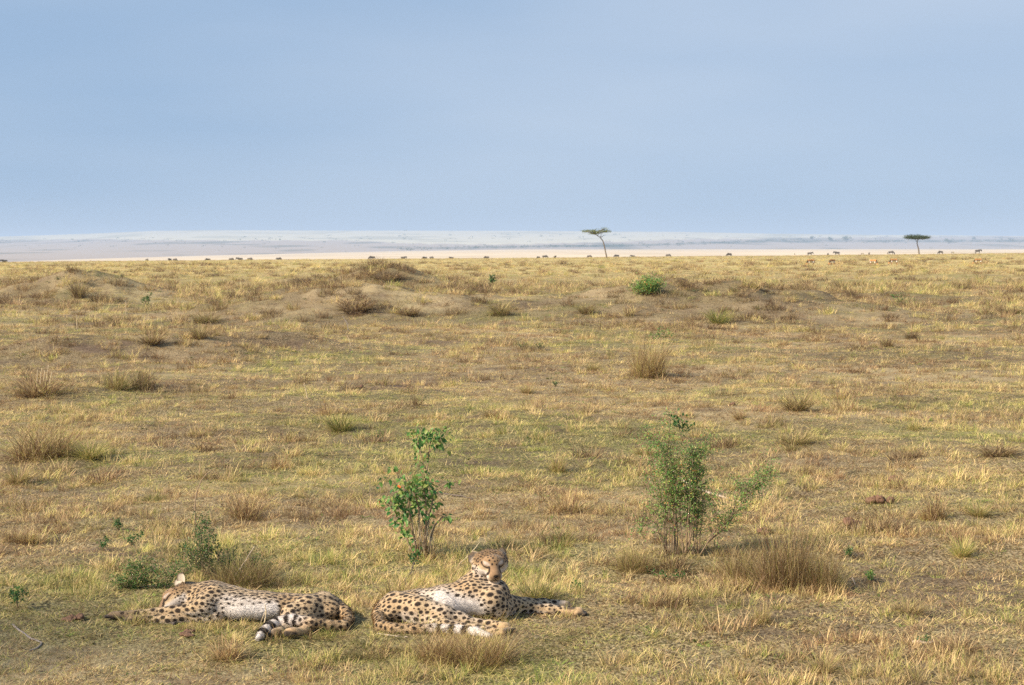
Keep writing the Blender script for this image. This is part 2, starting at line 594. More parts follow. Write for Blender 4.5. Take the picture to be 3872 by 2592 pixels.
def build_hills():
    u = np.concatenate([np.linspace(-1.3, -.36, 40)[:-1], np.linspace(-.36, .36, 420), np.linspace(.36, 1.3, 40)[1:]])
    D = np.linspace(1500, 11500, 170)
    U, DD = np.meshgrid(u, D)
    Z = hill_z(U, DD)
    nu = len(u)
    i, j = np.meshgrid(np.arange(len(D) - 1), np.arange(nu - 1), indexing='ij')
    Q = np.stack([i * nu + j, i * nu + j + 1, (i + 1) * nu + j + 1, (i + 1) * nu + j], -1).reshape(-1, 4)
    px = CX + U * FPX
    _, py = project(np.stack([U * DD, DD, Z], -1).reshape(-1, 3))
    py = py.reshape(U.shape)
    # paler upper band, greyer band below it
    line = np.interp(px, [0, 300, 800, 1300, 1700, 2000, 2600, 3872], [907, 905, 909, 911, 925, 925, 905, 893])
    upper = 1 - sstep(-3, 3.5, py - line + (fbm(U * 160, DD / 500, 31, 4) - .5) * 11)
    scrub = sstep(.54, .74, fbm(U * DD / 150, DD / 420, 35, 4))
    band = np.exp(-((py - np.interp(px, [1300, 1900, 2400, 2900, 3400, 3872], [945, 935, 929, 911, 913, 912])) / 4.5) ** 2) * sstep(1500, 1900, px)
    scrub = np.clip(scrub * (.30 + .25 * (1 - upper)) + band * .8 * fbm(U * 300, DD / 900, 38, 3) * 1.5, 0, 1)
    m, n, l, out = new_mat('hill_grassland')
    c = mixc(n, l, attr(n, 'upper').outputs['Fac'], (.30, .265, .25), (.50, .48, .385))
    nf = noise(n, l, .004, 6, .65)
    c = mixc(n, l, math_(n, l, 'MULTIPLY', nf, .5), c, (.42, .37, .33))
    c = mixc(n, l, attr(n, 'scrub').outputs['Fac'], c, (.05, .075, .06))
    d = n.new('ShaderNodeBsdfPrincipled'); d.inputs['Roughness'].default_value = 1; d.inputs['Specular IOR Level'].default_value = 0
    l.new(c, d.inputs['Base Color']); l.new(d.outputs[0], out.inputs['Surface'])
    me = mesh_from('hills', np.stack([U * DD, DD, Z], -1).reshape(-1, 3), [Q], {'upper': upper.ravel(), 'scrub': scrub.ravel()})
    o = obj('hills', me, m)
    o['kind'] = 'structure'


build_hills()


def build_haze():
    x0, x1, y0, y1, z0, z1 = -16000, 16000, -15000, 15000, -190, 104
    V = [(x, y, z) for x in (x0, x1) for y in (y0, y1) for z in (z0, z1)]
    Q = [[0, 1, 3, 2], [4, 6, 7, 5], [0, 4, 5, 1], [2, 3, 7, 6], [0, 2, 6, 4], [1, 5, 7, 3]]
    m, n, l, out = new_mat('haze_air')
    v = n.new('ShaderNodeVolumePrincipled')
    v.inputs['Color'].default_value = (.60, .76, 1.0, 1)
    v.inputs['Density'].default_value = 1.4e-4
    v.inputs['Anisotropy'].default_value = 0.0
    l.new(v.outputs[0], out.inputs['Volume'])
    o = obj('haze', mesh_from('haze', V, [Q], smooth=False), m)
    o['kind'] = 'stuff'


build_haze()


# ------------------------------------------------------------------ the grass cover (stuff)
def tuft_variants():
    col = bpy.data.collections.new('grass_tufts')
    r = np.random.default_rng(21)
    specs = []
    for k in range(4):   # 0-3 short grazed turf
        specs.append([dict(n=24, rad=.075, L=.042, lean=.75, width=.0042, green=.55, droop=.3), dict(n=8, rad=.08, L=.05, lean=1.4, width=.0045, green=.2, droop=.1)])
    for k in range(3):   # 4-6 flattened straw litter
        specs.append([dict(n=16, rad=.09, L=.085, lean=1.42, width=.0050, green=.30, droop=.06, out=.1), dict(n=6, rad=.08, L=.04, lean=.7, width=.004, green=.5)])
    for k in range(3):   # 7-9 upright dry tuft
        specs.append([dict(n=30, rad=.05, L=.105, lean=.42, width=.0040, green=.35, droop=.3)])
    for k in range(2):   # 10-11 thin seed stalks
        specs.append([dict(n=5, rad=.07, L=.20, lean=.32, width=.0034, green=.22, droop=.15), dict(n=10, rad=.07, L=.05, lean=.7, width=.004, green=.5)])
    for k in range(2):   # 12-13 small broad green herb
        specs.append([dict(n=14, rad=.05, L=.045, lean=.9, width=.013, green=.95, gvar=.1, droop=.3)])
    for i, sp in enumerate(specs):
        mb = MB()
        for q in sp:
            V, Q, T, t = blades(r=r, **q)
            mb.add(V, Q, T, t)
        me = mb.mesh('tuft', smooth=False)
        me.materials.append(M_GRASS)
        o = bpy.data.objects.new('tuft_%02d' % i, me)
        col.objects.link(o)
    return col


def scatter_tree(col):
    ng = bpy.data.node_groups.new('grass_scatter', 'GeometryNodeTree')
    ng.interface.new_socket('Geometry', in_out='INPUT', socket_type='NodeSocketGeometry')
    ng.interface.new_socket('Geometry', in_out='OUTPUT', socket_type='NodeSocketGeometry')
    n, l = ng.nodes, ng.links
    gi = n.new('NodeGroupInput'); go = n.new('NodeGroupOutput')
    ip = n.new('GeometryNodeInstanceOnPoints')
    ci = n.new('GeometryNodeCollectionInfo')
    ci.inputs['Collection'].default_value = col
    ci.inputs['Separate Children'].default_value = True
    ci.inputs['Reset Children'].default_value = True

    def na(name, t):
        a = n.new('GeometryNodeInputNamedAttribute'); a.data_type = t; a.inputs['Name'].default_value = name
        return a.outputs['Attribute']
    e2r = n.new('FunctionNodeEulerToRotation')
    l.new(na('rot', 'FLOAT_VECTOR'), e2r.inputs[0])
    l.new(gi.outputs[0], ip.inputs['Points'])
    l.new(ci.outputs[0], ip.inputs['Instance'])
    ip.inputs['Pick Instance'].default_value = True
    l.new(na('idx', 'INT'), ip.inputs['Instance Index'])
    l.new(e2r.outputs[0], ip.inputs['Rotation'])
    l.new(na('scl', 'FLOAT_VECTOR'), ip.inputs['Scale'])
    l.new(ip.outputs[0], go.inputs[0])
    return ng


def scatter(name, X, Y, idx, scl, tone, lum, ng, r):
    n = len(X)
    Z = height(X, Y)
    me = bpy.data.meshes.new(name)
    me.vertices.add(n)
    me.vertices.foreach_set('co', np.stack([X, Y, Z], 1).astype(np.float32).ravel())

    def at(k, t, a, f='value'):
        q = me.attributes.new(k, t, 'POINT'); q.data.foreach_set(f, np.ascontiguousarray(a).ravel())
    rot = np.stack([r.normal(0, .08, n), r.normal(0, .08, n), r.random(n) * 6.283], 1).astype(np.float32)
    at('rot', 'FLOAT_VECTOR', rot, 'vector'); at('scl', 'FLOAT_VECTOR', scl.astype(np.float32), 'vector')
    at('idx', 'INT', idx.astype(np.int32)); at('tone', 'FLOAT', tone.astype(np.float32)); at('lum', 'FLOAT', lum.astype(np.float32))
    o = obj(name, me)
    md = o.modifiers.new('scatter', 'NODES'); md.node_group = ng
    o['kind'] = 'stuff'
    return o


def build_grass():
    r = np.random.default_rng(5)
    ng = scatter_tree(tuft_variants())
    XX, YY, SS, HH = [], [], [], []
    for d0, d1, dens, sc, hs in [(6.6, 11, 380, .88, .78), (11, 16, 290, .95, .80), (16, 26, 160, 1.1, .85), (26, 45, 64, 1.5, 1.0), (45, 80, 20, 2.2, 1.2),
                                 (80, 150, 5.5, 3.2, 1.35), (150, 330, 1.5, 5.0, 1.5)]:
        area = .52 * (d1 * d1 - d0 * d0) + 2.4 * (d1 - d0)
        n = int(area * dens)
        y = np.sqrt(r.random(n) * (d1 * d1 - d0 * d0) + d0 * d0)
        x = (y * .52 + 1.2) * (r.random(n) * 2 - 1)
        XX.append(x); YY.append(y); SS.append(np.full(n, sc)); HH.append(np.full(n, hs))
    X, Y, S, H = map(np.concatenate, (XX, YY, SS, HH))
    soil, green, dry, brown = cover(X, Y)
    gaps = sstep(.52, .68, fbm(X / .42, Y / .34, 141, 3)) * .55 * (Y < 60)
    keep = r.random(len(X)) > np.maximum(soil * .86 - .05, gaps)
    X, Y, S, H, soil, green, dry, brown = [a[keep] for a in (X, Y, S, H, soil, green, dry, brown)]
    n = len(X)
    p = r.random(n)
    clump = fbm(X / .38, Y / .30, 131, 3)
    tall = sstep(.50, .68, clump + .5 * (fbm(X / 3., Y / 3., 137, 3) - .5))
    idx = r.integers(0, 4, n)
    idx = np.where(p < .22 + .35 * dry + .15 * soil, r.integers(4, 7, n), idx)
    idx = np.where((p > .62) & (r.random(n) < tall * .9), r.integers(7, 10, n), idx)
    idx = np.where(p > .992, r.integers(10, 12, n), idx)
    idx = np.where((p > .955) & (p < .97 + .02 * green), r.integers(12, 14, n), idx)
    sz = S * (.75 + .5 * r.random(n))
    hz = H * (.7 + .6 * r.random(n)) * (.72 + .38 * tall)
    for cxx, cyy in ((-1.62, 9.4), (-.30, 9.4)):     # pressed flat where the cats lie
        q = ((X - cxx) / .95) ** 2 + ((Y - cyy) / .55) ** 2
        hz = hz * (1 - .52 * np.exp(-q * q))
    scl = np.stack([sz, sz, hz], 1)
    tone = np.clip(.28 + .50 * green - .30 * dry + .30 * (fbm(X / .6, Y / .5, 151, 2) - .5) + r.normal(0, .10, n), 0, 1)
    big = fbm(X / 2.2, Y / 3.6, 171, 5, .7) - .5
    mid_ = fbm(X / .9, Y / 1.4, 181, 4, .7) - .5
    tone = np.clip(tone + .45 * mid_ + .20 * big + r.normal(0, .14, n), 0, 1)
    tone = np.where((idx >= 12), .95, tone)
    tone = np.clip(tone - .20 * brown * (idx < 12), 0, 1)
    lum = np.clip(1.08 - .06 * brown + 0.75 * big * np.clip(np.hypot(X, Y) / 40, .45, 1.3) + .85 * (fbm(X / .55, Y / 1.0, 191, 4, .7) - .5) + .5 * (fbm(X / .8, Y / .6, 161, 3) - .5) + r.normal(0, .24, n) - .18 * soil, .42, 1.35)
    # extra dark brown clumps dotted over the plain, thickest on the mounds
    cx_, cy_, bb = [], [], []
    for d0, d1, dens in [(9, 20, .55), (20, 45, .42), (45, 90, .55), (90, 200, .10)]:
        m = int(.52 * (d1 * d1 - d0 * d0) * dens * 2.4)
        y = np.sqrt(r.random(m) * (d1 * d1 - d0 * d0) + d0 * d0); x = y * (r.random(m) * 1.04 - .52)
        b = np.maximum(cover(x, y)[3], .8 * cover(x, y)[0])
        k = r.random(m) < .30 + .70 * sstep(.15, .7, b)
        cx_.append(x[k]); cy_.append(y[k]); bb.append(b[k])
    cx_ = np.concatenate(cx_); cy_ = np.concatenate(cy_); bb = np.concatenate(bb); m = len(cx_)
    R_ = np.sqrt(cx_ ** 2 + cy_ ** 2)
    near_cat = ((cx_ + .95) / 2.1) ** 2 + ((cy_ - 9.4) / .9) ** 2 < 1
    cx_, cy_, R_, bb = cx_[~near_cat], cy_[~near_cat], R_[~near_cat], bb[~near_cat]; m = len(cx_)
    dark = r.random(m) < .35 + .5 * sstep(.1, .6, bb)
    t0 = np.where(dark, r.normal(.22, .09, m), r.normal(.46, .14, m)); l0 = np.where(dark, r.normal(.70, .12, m), r.normal(1.08, .15, m))
    for j in range(4):                       # each clump is a few tufts pressed together
        s_ = (1.5 + 1.3 * r.random(m)) * np.clip(R_ / 40, .75, 2.0)
        X = np.concatenate([X, cx_ + r.normal(0, .055, m) * s_]); Y = np.concatenate([Y, cy_ + r.normal(0, .05, m) * s_])
        idx = np.concatenate([idx, r.integers(7, 10, m)])
        scl = np.vstack([scl, np.stack([s_, s_, s_ * (.55 + .5 * r.random(m))], 1)])
        tone = np.concatenate([tone, np.clip(t0 + r.normal(0, .05, m), 0, 1)])
        lum = np.concatenate([lum, np.clip(l0 + r.normal(0, .06, m), .4, 1.4)])
    # blades standing up against the bodies of the cats
    ex, ey = [], []
    for (xa, ya), (xb, yb), m in [((420, 2358), (700, 2370), 12), ((700, 2368), (960, 2374), 22), ((1010, 2418), (1300, 2400), 18), ((1425, 2392), (1770, 2400), 26), ((1800, 2362), (1930, 2345), 10), ((1930, 2340), (2200, 2344), 6)]:
        for t in r.random(m):
            g = ground_at(xa + (xb - xa) * t, ya + (yb - ya) * t + r.normal(0, 5))
            ex.append(g.x); ey.append(g.y)
    m = len(ex)
    X = np.concatenate([X, ex]); Y = np.concatenate([Y, ey]); idx = np.concatenate([idx, r.integers(0, 10, m)])
    s_ = .7 + .5 * r.random(m); scl = np.vstack([scl, np.stack([s_, s_, s_ * (.6 + .5 * r.random(m))], 1)])
    tone = np.concatenate([tone, np.clip(r.normal(.55, .2, m), 0, 1)]); lum = np.concatenate([lum, np.clip(r.normal(.95, .15, m), .5, 1.3)])
    scatter('grass', X, Y, idx, scl, tone, lum, ng, r)


build_grass()


# ------------------------------------------------------------------ animals: one smooth surface grown from rounded limbs
def rcone(a, b, ra, rb, tag_='body'):
    return ('rc', np.asarray(a, float), np.asarray(b, float), ra, rb, tag_)


def ell(c, r, tag_='body', R=None):
    return ('el', np.asarray(c, float), np.asarray(r, float), np.eye(3) if R is None else R, None, tag_)


def chain(pts, rad, tag_):
    return [rcone(pts[i], pts[i + 1], rad[i], rad[i + 1], tag_) for i in range(len(pts) - 1)]


def sdf(p, P):
    if p[0] == 'rc':
        _, a, b, ra, rb, _ = p
        ba = b - a
        t = np.clip(((P - a) @ ba) / (ba @ ba + 1e-12), 0, 1)
        return np.linalg.norm(P - a - t[..., None] * ba, axis=-1) - (ra + (rb - ra) * t)
    _, c, r, R, _, _ = p
    q = (P - c) @ R                      # columns of R are the ellipsoid axes
    k0 = np.linalg.norm(q / r, axis=-1)
    k1 = np.linalg.norm(q / (r * r), axis=-1) + 1e-9
    return np.where(k0 < 1e-4, -r.min(), k0 * (k0 - 1) / k1)


def bbox(p):
    if p[0] == 'rc':
        m = max(p[3], p[4])
        return np.minimum(p[1], p[2]) - m, np.maximum(p[1], p[2]) + m
    m = np.abs(p[3]) @ p[2]
    return p[1] - m, p[1] + m


def grow(prims, vox, k):
    """smooth union of the prims as a quad mesh (surface nets)"""
    lo = np.min([bbox(p)[0] for p in prims], 0) - 3 * vox
    hi = np.max([bbox(p)[1] for p in prims], 0) + 3 * vox
    n = np.ceil((hi - lo) / vox).astype(int) + 1
    G = np.full(n, 1.0, np.float32)
    for p in prims:
        kk = k * {'toe': .14, 'face': .40, 'head': .85, 'tail': .28, 'paw': .5, 'leg': .62, 'arm': .25}.get(p[5], 1.0)
        b0, b1 = bbox(p)
        i0 = np.maximum(((b0 - lo) / vox - kk / vox * 1.6 - 2).astype(int), 0)
        i1 = np.minimum(((b1 - lo) / vox + kk / vox * 1.6 + 3).astype(int), n)
        sl = tuple(slice(a, b) for a, b in zip(i0, i1))
        ax = [lo[d] + vox * np.arange(i0[d], i1[d]) for d in range(3)]
        Pg = np.stack(np.meshgrid(*ax, indexing='ij'), -1)
        d = sdf(p, Pg).astype(np.float32)
        g = G[sl]
        h = np.maximum(kk - np.abs(g - d), 0) / kk
        G[sl] = np.minimum(g, d) - h * h * kk * .25
    inside = G < 0
    c = np.zeros(tuple(n - 1), np.int8)
    for dx in (0, 1):
        for dy in (0, 1):
            for dz in (0, 1):
                c += inside[dx:n[0] - 1 + dx, dy:n[1] - 1 + dy, dz:n[2] - 1 + dz]
    act = np.argwhere((c > 0) & (c < 8))
    ids = np.full(tuple(n - 1), -1, np.int32)
    ids[tuple(act.T)] = np.arange(len(act))
    S = np.zeros((len(act), 3)); W = np.zeros(len(act))
    corners = [np.array(q) for q in np.ndindex(2, 2, 2)]
    for a in corners:
        for ax_ in range(3):
            if a[ax_]: continue
            b = a.copy(); b[ax_] = 1
            va = G[tuple((act + a).T)]; vb = G[tuple((act + b).T)]
            m = (va < 0) != (vb < 0)
            t = va / (va - vb + 1e-12)
            pt = act + a + (b - a) * t[:, None]
            S[m] += pt[m]; W[m] += 1
    V = lo + vox * S / np.maximum(W, 1)[:, None]
    Q = []
    for ax_ in range(3):
        o1, o2 = [d for d in range(3) if d != ax_]
        sl0 = [slice(1, -1)] * 3; sl1 = [slice(1, -1)] * 3
        sl0[ax_] = slice(0, -1); sl1[ax_] = slice(1, None)
        A = inside[tuple(sl0)]; B = inside[tuple(sl1)]
        e = np.argwhere(A != B)
        base = e + 1; base[:, ax_] -= 1
        fl = A[tuple(e.T)]
        e1 = np.zeros(3, int); e1[o1] = 1
        e2 = np.zeros(3, int); e2[o2] = 1
        q = np.stack([ids[tuple((base - e1 - e2).T)], ids[tuple((base - e2).T)], ids[tuple(base.T)], ids[tuple((base - e1).T)]], 1)
        flip = fl if ax_ != 1 else ~fl
        q[~flip] = q[~flip][:, ::-1]
        Q.append(q)
    Q = np.vstack(Q)
    Q = Q[(Q >= 0).all(1)]
    return V, Q


def vnormals(V, Q):
    nf = np.cross(V[Q[:, 2]] - V[Q[:, 0]], V[Q[:, 3]] - V[Q[:, 1]])
    N = np.zeros_like(V)
    for k in range(4):
        np.add.at(N, Q[:, k], nf)
    return N / (np.linalg.norm(N, axis=1)[:, None] + 1e-12)


def part_weights(prims, V, soft=.012):
    D = np.stack([sdf(p, V) for p in prims], 1)
    tags = [p[5] for p in prims]
    Wt = np.exp(-(D - D.min(1)[:, None]) / soft)
    Wt /= Wt.sum(1)[:, None]
    return {t: Wt[:, [i for i, q in enumerate(tags) if q == t]].sum(1) for t in set(tags)}


def seg_dist(P, pts):
    """distance of points to a polyline and the position along it (0..1)"""
    pts = np.asarray(pts, float)
    L = np.linalg.norm(np.diff(pts, axis=0), axis=1); cum = np.concatenate([[0], np.cumsum(L)])
    best = np.full(len(P), 1e9); s = np.zeros(len(P))
    for i in range(len(pts) - 1):
        ba = pts[i + 1] - pts[i]
        t = np.clip(((P - pts[i]) @ ba) / (ba @ ba + 1e-12), 0, 1)
        d = np.linalg.norm(P - pts[i] - t[:, None] * ba, axis=1)
        m = d < best
        best[m] = d[m]; s[m] = (cum[i] + t * L[i])[m]
    return best, s / cum[-1], cum[-1]


def poisson(V, ok, spacing, r):
    """greedy picks of mesh points at least 'spacing' (per point) apart"""
    order = r.permutation(np.where(ok)[0])
    cell = {}; out = []
    g = .05
    for i in order:
        p = V[i]; c = tuple((p // g).astype(int)); sp = spacing[i]
        good = True
        for dx in (-1, 0, 1):
            for dy in (-1, 0, 1):
                for dz in (-1, 0, 1):
                    for j in cell.get((c[0] + dx, c[1] + dy, c[2] + dz), ()):
                        if ((V[j] - p) ** 2).sum() < (.5 * (sp + spacing[j])) ** 2:
                            good = False; break
                    if not good: break
                if not good: break
            if not good: break
        if good:
            cell.setdefault(c, []).append(i); out.append(i)
    return np.array(out)


def spot_field(V, N, spots, radius, flow, elong, r):
    """distance to the nearest spot in units of that spot's radius (below 1 = inside)"""
    F = np.full(len(V), 3.0)
    for i, rad in zip(spots, radius):
        d = V - V[i]
        m = (np.abs(d) < rad * 4).all(1) & ((N @ N[i]) > -.2)
        dd = d[m]
        f = flow[i] - N[i] * (flow[i] @ N[i]); f /= np.linalg.norm(f) + 1e-9
        al = dd @ f
        perp = np.linalg.norm(dd - al[:, None] * f, axis=1)
        e = elong[i] * (.9 + .25 * r.random())
        F[m] = np.minimum(F[m], np.sqrt((al / e) ** 2 + perp ** 2) / rad)
    return F


def coat_mat():
    m, n, l, out = new_mat('spotted_coat')
    base = attr(n, 'coat').outputs['Vector']
    sp = attr(n, 'spot').outputs['Fac']
    tco = n.new('ShaderNodeTexCoord').outputs['Object']
    nf = noise(n, l, 170, 3, .6, tco, (1, 1, 1))
    n2 = noise(n, l, 45, 4, .6, tco, (.4, 1, 1))
    s2 = math_(n, l, 'ADD', sp, math_(n, l, 'MULTIPLY', math_(n, l, 'SUBTRACT', nf, .5), .55))
    r = n.new('ShaderNodeMapRange'); r.inputs[1].default_value = .78; r.inputs[2].default_value = 1.18
    l.new(s2, r.inputs[0])
    fl = ramp(n, l, n2, [(.3, (.82, .80, .78)), (.7, (1.12, 1.1, 1.08))])
    b = mixc(n, l, 1.0, base, fl, 'MULTIPLY')
    c = mixc(n, l, r.outputs[0], (.032, .022, .017), b)
    d = n.new('ShaderNodeBsdfPrincipled'); d.inputs['Roughness'].default_value = .8
    d.inputs['Specular IOR Level'].default_value = .12
    d.inputs['Sheen Weight'].default_value = .15
    l.new(c, d.inputs['Base Color'])
    bp = n.new('ShaderNodeBump'); bp.inputs['Strength'].default_value = .5; bp.inputs['Distance'].default_value = .006
    l.new(n2, bp.inputs['Height']); l.new(bp.outputs[0], d.inputs['Normal'])
    l.new(d.outputs[0], out.inputs['Surface'])
    return m


def vcol_mat(name, rough=.85, trans=0):
    m, n, l, out = new_mat(name)
    d = n.new('ShaderNodeBsdfPrincipled'); d.inputs['Roughness'].default_value = rough; d.inputs['Specular IOR Level'].default_value = .1
    l.new(attr(n, 'coat').outputs['Vector'], d.inputs['Base Color'])
    if trans:
        t = n.new('ShaderNodeBsdfTranslucent'); t.inputs['Color'].default_value = (.75, .60, .45, 1)
        mx = n.new('ShaderNodeMixShader'); mx.inputs[0].default_value = trans
        l.new(d.outputs[0], mx.inputs[1]); l.new(t.outputs[0], mx.inputs[2]); l.new(mx.outputs[0], out.inputs['Surface'])
    else:
        l.new(d.outputs[0], out.inputs['Surface'])
    return m


M_COAT = coat_mat()
M_FUR = vcol_mat('fur_tips', .9)
M_EAR = vcol_mat('ear_skin', .9, .3)
TAN = np.array([.37, .245, .13]); PALE = np.array([.48, .365, .235]); WHITE = np.array([.66, .61, .575])
FORE = np.array([.24, .15, .08]); BLACK = np.array([.022, .016, .013]); PADC = np.array([.028, .023, .022])


def lerp(a, b, t):
    return a + (b - a) * np.asarray(t)[:, None]


class Cat:
    """frame of one cat: pixel readings of the photo turned into metres round an anchor on the ground"""
    def __init__(s, px, py):
        s.A = ground_at(px, py)
        s.A.z = s.A.z - .012
        s.D = s.A.y

    def C(s, px, dy, z):
        y = s.D + dy
        return np.array([ray(px, 1296)[0] * y * 1.0 - s.A.x, dy, z])

    def PY(s, px, py, dy):
        return along(px, py, s.D + dy) - np.array(s.A)

    def PZ(s, px, py, z):
        d = ray(px, py)
        y = (s.A.z + z - HCAM) / d[2]
        return np.array([d[0] * y, y, HCAM + d[2] * y]) - np.array(s.A)


def head_prims(c, F, U, sc=1.0):
    F = np.asarray(F, float); F /= np.linalg.norm(F)
    U = np.asarray(U, float); U = U - F * (U @ F); U /= np.linalg.norm(U)
    S = np.cross(F, U)
    R = np.stack([S, F, U], 1)

    def p(a, b, d): return c + sc * (S * a + F * b + U * d)

    def e(a, b, d, r, t='head'): return ell(p(a, b, d), np.array(r) * sc, t, R)
    pr = [e(0, -.008, -.013, (.077, .078, .050)), e(0, -.045, -.022, (.072, .06, .052)),
          e(0, .045, .016, (.050, .038, .030)),                                            # brow
          rcone(p(0, .055, .004), p(0, .112, -.028), .036 * sc, .030 * sc, 'head'),       # nose bridge
          e(0, .095, -.043, (.037, .034, .026)),                                           # muzzle
          e(.021, .112, -.046, (.021, .023, .021), 'face'), e(-.021, .112, -.046, (.021, .023, .021), 'face'),
          e(0, .098, -.072, (.024, .028, .015), 'face'),                                   # chin
          e(.046, .026, -.030, (.036, .042, .040)), e(-.046, .026, -.030, (.036, .042, .040)),
          e(.058, -.01, -.02, (.034, .05, .048)), e(-.058, -.01, -.02, (.034, .05, .048)),   # cheeks
          e(.040, .068, .010, (.019, .013, .012), 'face'), e(-.040, .068, .010, (.019, .013, .012), 'face'),   # closed lids
          e(0, .134, -.028, (.020, .011, .011), 'face')]                                   # nose leather
    return pr, p, R


def ear_mesh(base, up, out, face, size, mat_in, mat_out, parent, cream=1.0):
    """cupped round ear: back shell and paler inner face in one thick mesh"""
    up = np.asarray(up, float); up /= np.linalg.norm(up)
    face = np.asarray(face, float); face -= up * (face @ up); face /= np.linalg.norm(face)
    side = np.cross(up, face)
    nu, nv = 9, 7
    V = []; col = []
    for sgn in (0, 1):
        for i in range(nv):
            t = i / (nv - 1)
            w = size * .62 * math.sqrt(max(1 - max(0, (t - .35) / .65) ** 2.2, 0.0)) * (1 if t > .35 else .86 + .4 * t)
            for j in range(nu):
                q = j / (nu - 1) * 2 - 1
                cup = size * .34 * (q * q - 1) * (1 - .6 * t)
                thick = size * .10 * (1 - .6 * abs(q)) * (1 if sgn else 0)
                V.append(base + up * (t * size - .15 * size) + side * (q * w) + face * (cup - thick))
                if sgn: col.append(BLACK * 2 if .3 < t < .85 else TAN)
                else: col.append(np.array([.74, .64, .52]) if abs(q) < .8 else PALE)
    Q = []
    for sgn in (0, 1):
        o = sgn * nu * nv
        for i in range(nv - 1):
            for j in range(nu - 1):
                a = [o + i * nu + j, o + i * nu + j + 1, o + (i + 1) * nu + j + 1, o + (i + 1) * nu + j]
                Q.append(a if sgn else a[::-1])
    o = nu * nv
    rim = [(0, i) for i in range(nv)]
    for i in range(nv - 1):
        for jj in (0, nu - 1):
            Q.append([i * nu + jj, (i + 1) * nu + jj, o + (i + 1) * nu + jj, o + i * nu + jj])
    for j in range(nu - 1):
        i = (nv - 1) * nu
        Q.append([i + j, i + j + 1, o + i + j + 1, o + i + j])
    return obj('ear', mesh_from('ear', V, [Q], {'coat': np.array(col)}), M_EAR, parent)


def fur_mesh(V, Q, N, coat, spot, flow, n, L, W, r, keep=None):
    """short guard hairs standing off the coat, coloured like the skin they grow from"""
    a = np.linalg.norm(np.cross(V[Q[:, 2]] - V[Q[:, 0]], V[Q[:, 3]] - V[Q[:, 1]]), axis=1)
    if keep is not None: a = a * keep[Q[:, 0]]
    f = r.choice(len(Q), n, p=a / a.sum())
    w = r.random((n, 2))
    p0, p1, p2, p3 = (V[Q[f, k]] for k in range(4))
    u, v = w[:, :1], w[:, 1:]
    P = (p0 * (1 - u) + p1 * u) * (1 - v) + (p3 * (1 - u) + p2 * u) * v
    vi = Q[f, 0]
    nn = N[vi]
    t = flow[vi] - nn * (flow[vi] * nn).sum(1)[:, None]
    t /= np.linalg.norm(t, axis=1)[:, None] + 1e-9
    d = t * 1.0 + nn * (.42 + .25 * r.random((n, 1))) + r.normal(0, .22, (n, 3))
    d /= np.linalg.norm(d, axis=1)[:, None]
    sd = np.cross(d, nn); sd /= np.linalg.norm(sd, axis=1)[:, None] + 1e-9
    LL = (L[vi] if np.ndim(L) else L) * (.6 + .7 * r.random(n))
    P = P - nn * .001
    VV = np.stack([P - sd * W, P + sd * W, P + d * LL[:, None]], 1).reshape(-1, 3)
    c = lerp(coat[vi], BLACK[None] * 1.3, 1 - sstep(.85, 1.1, spot[vi])) * (.85 + .35 * r.random((n, 1)))
    c = np.repeat(c, 3, 0)
    T = np.arange(3 * n).reshape(-1, 3)
    return mesh_from('fur', VV, [T], {'coat': c}, smooth=False)


